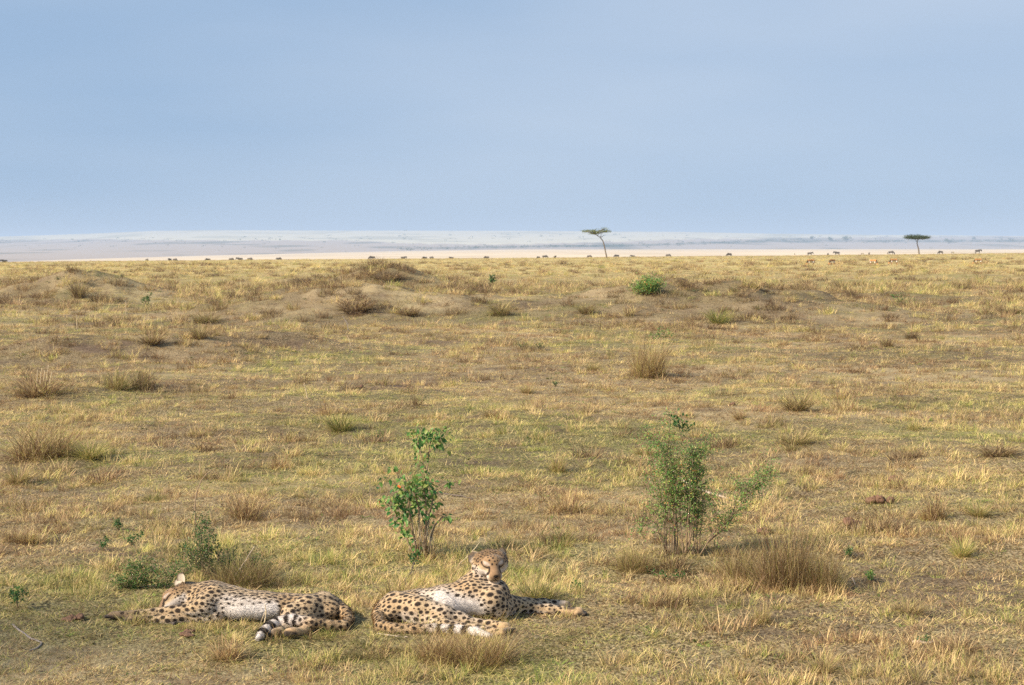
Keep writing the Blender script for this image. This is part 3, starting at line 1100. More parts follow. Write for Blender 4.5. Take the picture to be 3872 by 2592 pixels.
def finish_cat(root, K, prims, vox, k, flow_fn, belly_fn, tail_pts, tail_bands, hd, dark_fn, seed, legs):
    r = np.random.default_rng(seed)
    V, Q = grow(prims, vox, k)
    N = vnormals(V, Q)
    c = V[Q].mean(1)
    if ((V - V.mean(0)) * N).sum() < 0:
        Q = Q[:, ::-1]; N = -N
    W = part_weights(prims, V)
    hp, c0, R = hd
    zero = np.zeros(len(V))
    hw = np.clip(W.get('head', zero) + W.get('face', zero), 0, 1)
    pw = W.get('paw', zero) + W.get('toe', zero)
    tw = W.get('tail', zero)
    lw = W.get('leg', zero) + W.get('arm', zero)
    belly = belly_fn(V, N) * (1 - hw) * (1 - tw) * (1 - .75 * lw)
    n1 = fbm(V[:, 0] * 9 + V[:, 2] * 5, V[:, 1] * 9 + V[:, 2] * 7, seed, 3)
    coat = np.repeat(TAN[None], len(V), 0)
    coat = lerp(coat, PALE[None], .25 + sstep(.25, .75, n1) * .5)
    coat = lerp(coat, PALE[None], lw * .45)
    coat = lerp(coat, WHITE[None], np.clip(belly, 0, 1))
    # undersides of legs and the inner thigh are paler
    coat = lerp(coat, WHITE[None], lw * sstep(.1, -.7, N[:, 2]) * .8)
    coat = lerp(coat, np.array([[.46, .31, .17]]), pw * .6)
    coat = lerp(coat, np.array([[.10, .075, .055]]), W.get('toe', zero) * sstep(.30, .62, fbm(V[:, 0] * 45, V[:, 1] * 45 + V[:, 2] * 45, seed + 5, 2)) * .95)
    flow = flow_fn(V)
    # spots
    spacing = np.full(len(V), .0285)
    spacing = np.where(hw > .5, .0165, spacing)
    spacing = np.where(lw > .5, .034, spacing)
    spacing = spacing * (.85 + .35 * fbm(V[:, 0] * 6, V[:, 1] * 6 + V[:, 2] * 6, seed + 3, 2))
    L = (V - c0) @ R                      # head frame: side, forward, up
    face_zone = hw * sstep(.035, .06, L[:, 1]) * (1 - sstep(.012, .022, L[:, 2]))
    ok = (belly < .80) & (pw < .4) & (tw < .5) & (face_zone < .3) & (V[:, 2] > -.01)
    ok &= ~((hw > .5) & (L[:, 2] < -.05) & (L[:, 1] > .02))
    ok &= ~((hw > .5) & (L[:, 1] > .03) & (np.hypot(np.abs(L[:, 0]) - .042, (L[:, 2] - .027) * 1.5) < .027))
    idx = poisson(V, ok, spacing, r)
    rad = spacing[idx] * (.27 + .17 * r.random(len(idx)))
    rad = np.where(hw[idx] > .5, .0046 + .0032 * r.random(len(idx)), rad)
    rad = rad * (1 - .35 * np.clip(belly[idx], 0, 1))
    elong = np.where(hw > .5, 1.0, 1.3)
    spot = spot_field(V, N, idx, rad, flow, elong, r)
    small = poisson(V, ok & (spot > 1.75) & (hw < .5) & (belly < .4), np.full(len(V), .026), r)
    spot = np.minimum(spot, spot_field(V, N, small, .0045 + .003 * r.random(len(small)), flow, elong, r))
    spot = np.maximum(spot, np.where(belly > .86, 1.5, .25 * belly))
    # tail: spots, then rings, black band, white tip
    td, ts, tl = seg_dist(V, tail_pts)
    tp = np.asarray(tail_pts, float); tcum = np.concatenate([[0], np.cumsum(np.linalg.norm(np.diff(tp, axis=0), axis=1))]) / tl
    tg = np.gradient(tp, axis=0); tg /= np.linalg.norm(tg, axis=1)[:, None]
    tdir = np.stack([np.interp(ts, tcum, tg[:, k_]) for k_ in range(3)], 1)
    flow = np.where((tw > .5)[:, None], tdir, flow)
    sp_t = np.full(len(V), 3.0)
    tidx = poisson(V, (tw > .5) & (ts < tail_bands[0][0] + .02), np.full(len(V), .030), r)
    if len(tidx):
        sp_t = spot_field(V, N, tidx, np.full(len(tidx), .0125), flow, np.full(len(V), .85), r)
    ringf = np.full(len(V), 3.0)
    wob = (fbm(V[:, 0] * 40, V[:, 1] * 40 + V[:, 2] * 40, seed + 9, 2) - .5) * .022
    for a, b in tail_bands:
        mid, half = (a + b) / 2, (b - a) / 2
        ringf = np.minimum(ringf, np.abs(ts + wob - mid) / half)
    spot = np.where(tw > .5, np.minimum(sp_t, ringf), spot)
    coat = lerp(coat, WHITE[None], tw * sstep(tail_bands[0][0] - .12, tail_bands[0][0] + .05, ts))
    # face markings, with its tans darkened to paint in the shade on it
    s_, f_, u_ = np.abs(L[:, 0]), L[:, 1], L[:, 2]
    face = hw
    coat = lerp(coat, FORE[None], face * sstep(-.03, .02, u_) * .9)
    coat = lerp(coat, np.array([[.26, .165, .095]]), face * sstep(.02, .05, f_) * sstep(.03, .01, u_))
    coat = lerp(coat, PALE[None] * 1.05, face * sstep(.030, .042, s_) * sstep(.02, .045, f_) * sstep(.015, -.015, u_))
    coat = lerp(coat, WHITE[None], face * (1 - sstep(.012, .022, np.hypot(s_ - .042, (u_ - .022) * 1.9))) * .40 * sstep(.03, .05, f_))
    coat = lerp(coat, PALE[None], face * sstep(.08, .10, f_) * sstep(-.040, -.050, u_))
    coat = lerp(coat, WHITE[None], face * sstep(-.055, -.08, u_) * .7)
    hv = np.where(hw > .35)[0]
    HA = np.stack([s_, f_, u_], 1)

    def line(pts):
        """polyline drawn on the skin of the face (both halves alike), distance along the surface"""
        pts = np.asarray(pts, float)
        q = np.vstack([pts[i] + (pts[i + 1] - pts[i]) * t for i in range(len(pts) - 1) for t in np.linspace(0, 1, 7)])
        fr = hv[(N[hv] @ R[:, 1]) > -.15]
        snap = np.array([HA[fr[np.argmin(((HA[fr] - a) ** 2) @ np.array([1, .15, 1.]))]] for a in q])
        return seg_dist(HA, snap)[:2]
    fz = (face > .35) & (f_ > .0)
    tear, tt = line([(.029, .085, .008), (.027, .095, -.008), (.029, .102, -.024), (.035, .104, -.044), (.038, .10, -.060)])
    spot = np.where(fz, np.minimum(spot, tear / (.0062 + .0046 * tt)), spot)
    lid, _ = line([(.027, .085, .006), (.040, .085, .000), (.054, .075, .004), (.066, .05, .012)])
    spot = np.where(fz, np.minimum(spot, lid / .0048), spot)
    coat = lerp(coat, BLACK[None], fz * (1 - sstep(.010, .016, np.hypot(s_ * .85, (u_ + .026) * 1.25) + .25 * np.maximum(-.026 - u_, 0))) * (f_ > .115))
    mouth, _ = line([(.0, .14, -.045), (.002, .14, -.055), (.014, .13, -.063), (.034, .10, -.068)])
    spot = np.where(fz, np.minimum(spot, mouth / .0032), spot)
    coat = lerp(coat, WHITE[None], face * sstep(.03, .05, s_) * sstep(-.012, -.032, u_) * sstep(-.03, .0, f_) * .8)
    dk = dark_fn(V, N)
    coat = lerp(coat, PADC[None], dk)
    spot = np.where(pw > .5, np.maximum(spot, 1.6), spot)
    body = obj('body', mesh_from('body', V, [Q], {'coat': coat, 'spot': spot}), M_COAT, root)
    body.location = (0, 0, 0)
    Lf = .008 + .011 * np.clip(belly, 0, 1) + .008 * tw
    Lf = np.where(hw > .5, np.where(f_ > .03, .004, .010 + .007 * sstep(.02, .05, u_)), Lf)
    Lf = np.where(pw > .4, .006, Lf)
    fur = obj('fur', fur_mesh(V, Q, N, coat, spot, flow, 90000, Lf, .0011, r), M_FUR, root)
    # whiskers
    return body


def toes(prims, c, d, up, spread, size, n=4):
    """toe pads fanned at the end of a paw"""
    d = np.asarray(d, float); d /= np.linalg.norm(d)
    s = np.cross(d, up); s /= np.linalg.norm(s)
    for i in range(n):
        q = (i - (n - 1) / 2) / ((n - 1) / 2)
        prims.append(rcone(c + s * q * spread * .75, c + d * size * (2.5 - .6 * abs(q)) + s * q * spread * 1.15, size * .80, size * .70, 'toe'))


def capsule_mask(px, py, pts, rad, soft):
    P = np.stack([px, py, np.zeros_like(px)], 1)
    d, _, _ = seg_dist(P, [(a, b, 0) for a, b in pts])
    return 1 - sstep(rad - soft, rad + soft, d)


def sleeping_cheetah():
    K = Cat(950, 2359)
    root = empty('cheetah', K.A, 'sleeping cheetah flat on its side with head down on its forelegs, facing left', 'cheetah', 'cheetahs resting in the grass')
    C, PY, PZ = K.C, K.PY, K.PZ
    pr = [ell(C(815, .16, .105), (.19, .155, .105)), ell(C(920, .14, .088), (.18, .15, .085)), ell(C(1000, .15, .080), (.15, .14, .080)),
          ell(C(1095, .17, .078), (.12, .11, .072)), ell(C(1190, .17, .078), (.13, .12, .070)), ell(C(1235, .12, .072), (.088, .12, .068)),
          ell(C(800, .24, .12), (.10, .07, .085))]
    pr += chain([C(775, .2, .115), C(735, .2, .112), C(700, .215, .112)], [.096, .084, .074], 'body')
    # near hind leg, thigh to paw
    hock = PZ(1186, 2370, .030)
    pr += chain([C(1215, .11, .098), C(1150, .02, .095), C(1092, -.05, .082)], [.080, .074, .056], 'leg')
    pr += chain([C(1092, -.05, .075), PZ(1130, 2345, .045), hock], [.052, .040, .027], 'leg')
    pr += chain([hock, PZ(1150, 2384, .026), PZ(1118, 2392, .027)], [.025, .023, .025], 'paw')
    pr += [ell(PZ(1100, 2393, .030), (.042, .034, .028), 'paw')]
    toes(pr, PZ(1096, 2394, .026), (-1, -.35, .0), np.array([0, .3, 1.]), .026, .0125)
    # the hind leg underneath
    pr += chain([C(1190, .05, .05), C(1080, -.1, .04), PZ(1095, 2372, .025), PZ(1060, 2388, .024)], [.06, .045, .03, .024], 'leg')
    pr += [ell(PZ(1046, 2392, .026), (.034, .03, .025), 'paw')]
    # forelegs
    pr += chain([C(800, .10, .150), C(765, .03, .115), PY(738, 2304, .03)], [.074, .058, .047], 'leg')
    pr += chain([PY(738, 2304, .03), PY(651, 2311, .05), PY(589, 2317, .06), PY(528, 2322, .06), PY(456, 2326, .06)], [.045, .031, .027, .024, .023], 'arm')
    pr += [ell(PY(432, 2328, .06), (.038, .028, .023), 'paw')]
    toes(pr, PY(418, 2330, .06), (-1, .0, -.05), np.array([0, 0, 1.]), .022, .0115)
    pr += chain([C(805, .04, .06), PZ(720, 2338, .034), PZ(645, 2345, .034), PZ(558, 2345, .027), PZ(512, 2347, .025)], [.055, .034, .033, .024, .022], 'arm')
    pr += [ell(PZ(496, 2346, .026), (.036, .029, .024), 'paw')]
    toes(pr, PZ(484, 2347, .026), (-1, -.2, .0), np.array([0, 0, 1.]), .022, .0115)
    # tail round the rump and over the hind feet
    tail = [C(1262, .15, .085), C(1300, .06, .06), PZ(1316, 2346, .036), PZ(1298, 2366, .033), PZ(1245, 2366, .040), PZ(1180, 2354, .064), PZ(1110, 2346, .066),
            PZ(1050, 2354, .050), PZ(1012, 2378, .035), PZ(990, 2400, .026), PZ(976, 2412, .020)]
    pr += chain(tail, [.044, .037, .033, .030, .029, .030, .031, .032, .031, .027, .014], 'tail')
    # head laid on the forelegs, nose to the left
    hc = C(662, .205, .146)
    F = np.array([-.79, -.46, -.44]); U = np.array([-.42, .20, .88])
    hp, p, R = head_prims(hc, F, U, 1.0)
    pr += hp

    def belly(V, N):
        px, py = project(V + np.array(K.A))
        m = np.maximum(capsule_mask(px, py, [(800, 2322), (900, 2322), (1030, 2316)], 44, 26), capsule_mask(px, py, [(790, 2290), (850, 2268), (1000, 2290)], 22, 22) * .75)
        m *= sstep(.24, .12, V[:, 1]) * (1 - sstep(1040, 1062, px))
        m = np.maximum(m, capsule_mask(px, py, [(690, 2262), (672, 2280)], 14, 10) * .8)
        return np.clip(m, 0, 1)

    def flow(V):
        f = np.zeros_like(V); f[:, 0] = 1; f[:, 2] = -.15
        return f

    def dark(V, N):
        px, py = project(V + np.array(K.A))
        m = capsule_mask(px, py, [(1082, 2398), (1112, 2400)], 13, 5) * (N[:, 1] < .2)
        m = np.maximum(m, capsule_mask(px, py, [(1040, 2395), (1052, 2395)], 16, 6) * .9)
        m = np.maximum(m, capsule_mask(px, py, [(462, 2350), (520, 2354)], 15, 6))
        m = np.maximum(m, capsule_mask(px, py, [(390, 2332), (425, 2338)], 12, 6))
        m = np.maximum(m, .62 * sstep(580, 470, px))
        return np.clip(m, 0, 1) * .9

    finish_cat(root, K, pr, .0042, .045, flow, belly, tail, [(.60, .625), (.655, .685), (.725, .765), (.80, .855), (.905, .965)], (hp, hc, R), dark, 31, None)
    ear_mesh(p(-.060, -.040, .052) if (R[:, 0] @ np.array([0, -1, 0])) < 0 else p(.060, -.040, .052), np.array([.10, -.05, 1]), None, np.array([-.65, -.85, .1]), .060, None, None, root)
    ear_mesh(p(.060, -.040, .050) if (R[:, 0] @ np.array([0, -1, 0])) < 0 else p(-.060, -.040, .050), np.array([-.2, .5, .8]), None, np.array([-.4, -.8, .1]), .050, None, None, root)
    return K


def resting_cheetah():
    K = Cat(1750, 2350)
    root = empty('cheetah', K.A, 'cheetah lying with its head raised, drowsing with closed eyes, forelegs stretched to the right', 'cheetah', 'cheetahs resting in the grass')
    C, PY, PZ = K.C, K.PY, K.PZ
    pr = [ell(C(1500, .13, .078), (.115, .13, .074)), ell(C(1482, .04, .070), (.082, .10, .068)), ell(C(1590, .15, .088), (.15, .12, .084)),
          ell(C(1690, .12, .100), (.15, .14, .105)), ell(C(1790, .14, .125), (.15, .15, .122)), ell(C(1792, .20, .172), (.10, .08, .075)),
          ell(C(1878, .12, .130), (.080, .11, .108)), ell(C(1850, .03, .115), (.075, .06, .088))]
    pr += chain([C(1812, .20, .19), C(1826, .21, .235), C(1846, .215, .29)], [.085, .072, .062], 'body')
    hc = PY(1857, 2117, .15)
    F = np.array([.20, -.92, -.34]); U = np.array([.03, -.33, .94])
    hp, p, R = head_prims(hc, F, U, 1.03)
    pr += hp
    pr += [ell(p(.055, -.03, -.045), (.045, .045, .05), 'body'), ell(p(-.055, -.03, -.045), (.045, .045, .05), 'body')]   # ruff under the cheeks
    # forelegs out to the right
    pr += chain([C(1862, .03, .125), C(1888, .045, .070), PZ(1940, 2297, .058), PZ(1999, 2297, .050), PZ(2080, 2306, .040), PZ(2130, 2311, .034)], [.072, .056, .043, .036, .029, .026], 'leg')
    pr += chain([PZ(2130, 2311, .034), PZ(2186, 2316, .033)], [.025, .028], 'paw')
    pr += [ell(PZ(2188, 2317, .031), (.034, .031, .025), 'paw')]
    toes(pr, PZ(2196, 2319, .028), (1, -.15, -.05), np.array([0, 0, 1.]), .024, .0130)
    pr += chain([C(1925, .16, .08), PZ(1990, 2286, .052), PZ(2055, 2284, .042), PZ(2110, 2285, .034)], [.055, .038, .030, .025], 'leg')
    pr += [ell(PZ(2134, 2287, .032), (.036, .031, .025), 'paw')]
    toes(pr, PZ(2140, 2291, .028), (1, -.35, -.0), np.array([0, 0, 1.]), .023, .0125)
    # near hind leg: long thigh, hock in the grass, foot to the right
    pr += chain([C(1490, .06, .096), PY(1590, 2302, -.04), PY(1680, 2326, -.10), PZ(1738, 2342, .048), PZ(1768, 2353, .036)], [.082, .072, .054, .040, .032], 'leg')
    pr += chain([PZ(1768, 2353, .036), PZ(1850, 2361, .028), PZ(1888, 2365, .030)], [.031, .023, .025], 'leg')
    pr += [ell(PZ(1908, 2370, .032), (.034, .036, .025), 'paw')]
    toes(pr, PZ(1914, 2380, .028), (.75, -.8, .0), np.array([0, 0, 1.]), .025, .0135)
    pr += chain([C(1540, .0, .05), PZ(1680, 2366, .032), PZ(1800, 2378, .026), PZ(1880, 2390, .026)], [.05, .034, .024, .022], 'leg')
    pr += [ell(PZ(1900, 2392, .024), (.03, .026, .021), 'paw')]
    tail = [C(1440, .10, .07), C(1426, .0, .05), PZ(1438, 2366, .034), PZ(1490, 2378, .032), PZ(1560, 2380, .032), PZ(1640, 2380, .031), PZ(1720, 2382, .030), PZ(1800, 2390, .028), PZ(1850, 2405, .02)]
    pr += chain(tail, [.045, .036, .033, .031, .030, .030, .029, .027, .014], 'tail')

    def belly(V, N):
        px, py = project(V + np.array(K.A))
        m = np.maximum(capsule_mask(px, py, [(1670, 2272), (1730, 2295), (1800, 2310)], 46, 26), capsule_mask(px, py, [(1600, 2245), (1700, 2250), (1790, 2270)], 18, 24) * .6)
        m *= sstep(.22, .1, V[:, 1])
        m = np.maximum(m, capsule_mask(px, py, [(1924, 2205), (1944, 2245)], 9, 7))
        m = np.maximum(m, capsule_mask(px, py, [(2040, 2281), (2135, 2281)], 9, 6))
        m = np.maximum(m, capsule_mask(px, py, [(1520, 2335), (1600, 2338), (1640, 2348)], 17, 14) * .7)
        return np.clip(m, 0, 1)

    def flow(V):
        f = np.zeros_like(V); f[:, 0] = -1; f[:, 2] = -.15
        return f

    def dark(V, N):
        px, py = project(V + np.array(K.A))
        m = capsule_mask(px, py, [(1915, 2388), (1945, 2390)], 13, 6)
        m = np.maximum(m, capsule_mask(px, py, [(2140, 2297), (2168, 2297)], 9, 5))
        m = np.maximum(m, capsule_mask(px, py, [(2190, 2328), (2225, 2322)], 11, 6))
        return np.clip(m, 0, 1) * .9

    finish_cat(root, K, pr, .0042, .040, flow, belly, tail, [(.665, .69), (.735, .77), (.81, .86)], (hp, hc, R), dark, 47, None)
    for s in (1, -1):
        sx = s if R[0, 0] > 0 else -s
        ear_mesh(p((.076 if s < 0 else .070) * sx, -.030 - (.015 if s > 0 else 0), -.006), np.array([-.93, .1, .30]) if s < 0 else np.array([.45, .75, .35]), None, np.array([-.5, -1, .05]) if s < 0 else np.array([.7, -.6, .1]), .068, None, None, root)
    return K


CAT1 = sleeping_cheetah()
CAT2 = resting_cheetah()


# ------------------------------------------------------------------ single grass tussocks
def px_m(p):
    """metres per pixel of the 2342 px wide view at a ground point"""
    return p.y * DS / FPX


def tussock_meshes():
    r = np.random.default_rng(77)
    out = []
    specs = [
        [dict(n=200, rad=.34, L=.95, lean=.28, width=.022, green=.45, droop=.22, lvar=.65, out=.3), dict(n=160, rad=.42, L=.75, lean=.75, width=.022, green=.45, droop=.3, lvar=.6, out=.2), dict(n=90, rad=.42, L=.40, lean=.9, width=.024, green=.4)],
        [dict(n=320, rad=.30, L=.98, lean=.72, width=.026, green=.45, droop=.28), dict(n=80, rad=.45, L=.45, lean=1.2, width=.024, green=.35)],
        [dict(n=60, rad=.32, L=1.0, lean=.30, width=.020, green=.25, droop=.10), dict(n=220, rad=.45, L=.45, lean=.75, width=.022, green=.5)],
        [dict(n=300, rad=.42, L=.85, lean=1.0, width=.028, green=.42, droop=.3), dict(n=60, rad=.45, L=.8, lean=.5, width=.022, green=.3)],
        [dict(n=260, rad=.42, L=.95, lean=.26, width=.017, green=.40, droop=.20, lvar=.7, out=.2, gvar=.4), dict(n=200, rad=.5, L=.72, lean=.7, width=.017, green=.40, droop=.3, lvar=.6, out=.2, gvar=.4), dict(n=160, rad=.48, L=.42, lean=1.0, width=.018, green=.35)],
        [dict(n=700, rad=.42, L=.85, lean=.22, width=.0095, green=.40, droop=.25, lvar=.75, out=.2, gvar=.4), dict(n=480, rad=.5, L=.66, lean=.65, width=.0095, green=.45, droop=.35, lvar=.7, out=.1, gvar=.4),
         dict(n=330, rad=.55, L=.40, lean=1.15, width=.012, green=.35, lvar=.7, out=.1, gvar=.4), dict(n=40, rad=.4, L=1.0, lean=.3, width=.008, green=.25, lvar=.3, out=.2)],
    ]
    for sp in specs:
        mb = MB()
        for q in sp:
            mb.add(*blades(r=r, **q))
        me = mb.mesh('grass_tussock', smooth=False)
        me.materials.append(M_GRASS)
        out.append(me)
    return out


TUS = tussock_meshes()
# view x, base y, width px, height px, mesh, tone, brightness, label
TUSSOCKS = [
    (1485, 862, 96, 88, 5, .30, .95, 'large straw tussock standing alone below the right mound, the tallest in mid field'),
    (268, 892, 66, 46, 0, .50, .72, 'olive brown tussock, left one of the close dark pair in the left mid field'),
    (326, 890, 56, 50, 4, .38, .62, 'dark upright tussock, right one of the close dark pair in the left mid field'),
    (92, 905, 130, 52, 3, .28, .80, 'wide greyish tussock at the left edge with bleached stalks rising from it'),
    (180, 682, 54, 42, 1, .22, .62, 'peaked brown tussock on top of the small left mound'),
    (226, 690, 60, 30, 3, .25, .62, 'low brown tussock just right of the peaked one on the left mound'),
    (347, 788, 78, 30, 1, .25, .75, 'brown tussock with a dark hollow on the left rise'),
    (455, 776, 56, 34, 1, .30, .68, 'round greyish tussock right of the brown one on the left rise'),
    (470, 738, 84, 28, 3, .48, .62, 'dark olive tussock on the near slope of the left centre mound'),
    (1146, 722, 74, 30, 1, .42, .62, 'dark olive tussock alone between the two broad mounds'),
    (1822, 940, 104, 44, 1, .36, .70, 'dark dome shaped tussock at right with pale tufts beside it'),
    (1935, 938, 96, 44, 2, .34, 1.05, 'pale feathery tussock just right of the dark dome shaped one'),
    (1818, 1016, 110, 40, 3, .50, .72, 'flat olive tussock with a shaded hollow beneath, at right above the thorn shrub'),
    (560, 1184, 88, 56, 4, .22, .95, 'orange brown tussock left of the leafy shrub, alone on short turf'),
    (1296, 1166, 104, 58, 2, .36, .95, 'tan spiky tussock between the leafy shrub and the thorn shrub'),
    (2136, 1188, 66, 62, 0, .16, .95, 'reddish brown upright tussock at right near the dark earth lump'),
    (1795, 1342, 150, 155, 5, .26, .75, 'biggest tall brown grey tussock right beside the thorn shrub'),
    (1692, 1330, 100, 84, 5, .34, .75, 'tall grey green tussock wedged between the thorn shrub and the biggest tussock'),
    (1878, 1352, 105, 105, 5, .34, .80, 'thin tall tussock fringing the biggest one on its right'),
    (521, 1506, 84, 52, 0, .20, 1.1, 'glowing orange tussock on the turf in front of the sleeping cheetah'),
    (1010, 1506, 120, 66, 5, .20, 1.0, 'orange brown tussock hiding the tail end of the drowsing cheetah'),
    (1110, 1516, 140, 84, 5, .30, .95, 'brown and green tussock hiding the hind foot of the drowsing cheetah'),
    (870, 1500, 80, 36, 2, .26, .95, 'straggly straw tussock in front of the rump of the drowsing cheetah'),
    (1742, 1424, 54, 48, 0, .42, .85, 'small narrow tussock on the bare soil below the biggest one'),
    (2200, 1272, 78, 44, 1, .68, 1.1, 'bright yellow green tussock at the right edge above the bare soil'),
    (105, 1046, 160, 78, 5, .26, .85, 'big brown tussock near the left edge'),
    (205, 1048, 110, 40, 1, .66, .95, 'green tussock spreading just right of the big brown one at left'),
    (235, 1100, 110, 40, 2, .24, 1.0, 'orange straw tussock below the green spreading one at left'),
    (40, 1108, 92, 44, 1, .40, .8, 'olive tussock at the left edge below the big brown one'),
    (48, 1240, 90, 34, 3, .18, .9, 'low pinkish brown tussock at the left edge, nearest the small dark herbs'),
    (70, 1172, 80, 44, 2, .40, .9, 'yellowish open tussock at the left edge above the pinkish one'),
    (750, 948, 62, 40, 2, .28, 1.05, 'orange straw tussock with upright stalks above the bare strip, left of centre'),
    (1232, 1372, 104, 52, 0, .62, .72, 'dark green tussock behind the outstretched forelegs of the drowsing cheetah'),
    (1250, 1330, 52, 34, 1, .48, .75, 'small dark rooted tussock right of the raised cheetah head'),
    (910, 1370, 96, 52, 0, .40, .9, 'tan and green tussock touching the back of the drowsing cheetah'),
    (1030, 1312, 90, 34, 2, .55, 1.0, 'green tussock left of the raised cheetah head'),
    (770, 1348, 88, 34, 2, .50, 1.05, 'green straw tussock behind the rump of the sleeping cheetah'),
    (2284, 1042, 110, 32, 3, .24, .68, 'wide dark brown tussock at the right edge in the middle distance'),
    (1275, 1078, 46, 44, 0, .48, .85, 'narrow green tussock right of the leafy shrub top'),
    (1645, 742, 76, 34, 1, .80, .85, 'fresh green tussock on the right mound'),
    (1927, 668, 54, 28, 1, .28, .68, 'brown dome tussock on the plain right of the right mound'),
    (2090, 984, 34, 28, 0, .62, .95, 'small upright green tussock alone at right centre'),
    (1925, 912, 46, 32, 2, .45, 1.1, 'golden tussock behind the dark dome shaped one at right'),
    (882, 642, 92, 26, 3, .20, .70, 'brown weedy hummock crowning the left centre mound'),
    (690, 651, 54, 20, 3, .18, .66, 'small reddish brown hummock left of the left centre mound'),
    (815, 712, 110, 32, 3, .20, .72, 'brown matted grass on the face of the left centre mound'),
    (935, 722, 70, 26, 3, .24, .68, 'brown grass clump at the right foot of the left centre mound'),
    (1340, 718, 60, 24, 1, .40, .65, 'grey green clump at the left foot of the right mound'),
    (2030, 795, 52, 24, 1, .24, .75, 'small brown clump right of the right mound'),
    (2085, 775, 42, 24, 3, .20, .55, 'dark hollow clump at right beyond the dome shaped one'),
    (1355, 850, 46, 22, 1, .45, .75, 'small green grey clump left of the large straw tussock'),
    (1385, 892, 52, 26, 2, .42, .95, 'yellow green tuft left below the large straw tussock'),
    (1130, 952, 70, 24, 3, .34, .85, 'greyish flattened tuft at the centre of the field'),
    (1345, 946, 50, 22, 3, .28, .8, 'small brown tuft right of the field centre'),
    (1690, 960, 44, 22, 1, .22, .9, 'small rust brown tuft above the thorn shrub'),
    (2310, 718, 80, 22, 3, .38, .65, 'dark tuft at the right edge near the plain'),
    (455, 995, 60, 26, 2, .50, .95, 'yellow green tuft above the bare dark strip at left'),
    (640, 1072, 60, 44, 2, .26, 1.1, 'bleached spiky tuft left of the leafy shrub top'),
    (1205, 900, 48, 20, 1, .40, .9, 'small olive tuft at mid field'),
    (1590, 1000, 44, 30, 2, .50, 1.0, 'yellow green tuft beyond the top of the thorn shrub'),
    (1475, 1040, 70, 28, 3, .50, .8, 'flat green tuft left of the thorn shrub top'),
    (1290, 1238, 64, 34, 0, .58, 1.0, 'light green tuft above the raised cheetah head'),
    (2240, 1180, 80, 30, 1, .56, .85, 'green mat tuft right of the reddish brown tussock'),
    (350, 1146, 66, 22, 3, .78, .6, 'dark green flat tuft on pale turf, left of the bent stalk'),
    (780, 985, 96, 38, 1, .72, .70, 'dark green weedy tuft above the bare strip'),
    (1450, 1304, 90, 56, 5, .42, .75, 'straw tuft at the left foot of the thorn shrub'),
    (1540, 1306, 110, 50, 2, .24, .50, 'brown dry tuft under the thorn shrub'),
    (970, 1276, 80, 60, 2, .28, 1.0, 'dry orange stalk tuft at the foot of the leafy shrub'),
    (560, 1338, 150, 76, 5, .42, .60, 'green brown tuft behind the back of the sleeping cheetah'),
    (2080, 1400, 90, 36, 3, .45, .75, 'dull tuft on the bare soil at lower right'),
    (1400, 1520, 90, 36, 2, .45, 1.0, 'yellow green tuft in the near turf right of the drowsing cheetah'),
    (1885, 1540, 100, 48, 1, .38, .85, 'brown green tuft at the near lower right'),
    (2190, 1490, 120, 46, 3, .28, .9, 'matted tan tuft in the lower right corner'),
]
for dx, dy, w, h, k, tone, lum, lab in TUSSOCKS:
    p = gd(dx, dy)
    m = px_m(p)
    o = obj('grass_tussock', TUS[k], M_GRASS, loc=(p.x, p.y, p.z - .01))
    sw = w * m / (1.15 if k in (0, 2, 4, 5) else 1.7)
    o.scale = (sw * 1.08, sw, .86 * h * m / (.82 if k in (0, 2, 4, 5) else .62))
    o.rotation_euler = (0, 0, random.uniform(0, 6.28))
    o['tone'] = float(tone); o['lum'] = float(lum)
    tag(o, lab, 'grass tussock', 'single grass tussocks on the plain')


# ------------------------------------------------------------------ shrubs and herbs
M_GREYWOOD = solid('grey_wood', (.16, .13, .12), (.36, .31, .28), 50)


def fan(x0, x1, y0, tips, n, seed, curve=12):
    """stems rising from a strip of ground towards a row of tips (photo view pixels)"""
    q = np.random.default_rng(seed)
    out = []
    tx = np.array([t[0] for t in tips], float); ty = np.array([t[1] for t in tips], float)
    for k in range(n):
        x = q.uniform(tx[0], tx[-1]); top = np.interp(x, tx, ty) + abs(q.normal(0, .30)) * (y0 - np.interp(x, tx, ty))
        b = x0 + (x1 - x0) * np.clip((x - tx[0]) / (tx[-1] - tx[0]) + q.normal(0, .12), 0, 1)
        m = ((b + x) / 2 + q.normal(0, curve), (y0 + top) / 2 + q.normal(0, curve * .5))
        out.append([(b, y0), m, (x, top)])
    return out


def leaves(o, root):
    o['tone'] = root['tone']; o['lum'] = root['lum']


def frame(dx, dy):
    """base point and a function from photo pixels to local metres (depth offset dd)"""
    p = ground_at(dx, dy)

    def L(px, py, dd=0.0):
        return along(px, py, p.y + dd) - np.array(p)
    return p, L


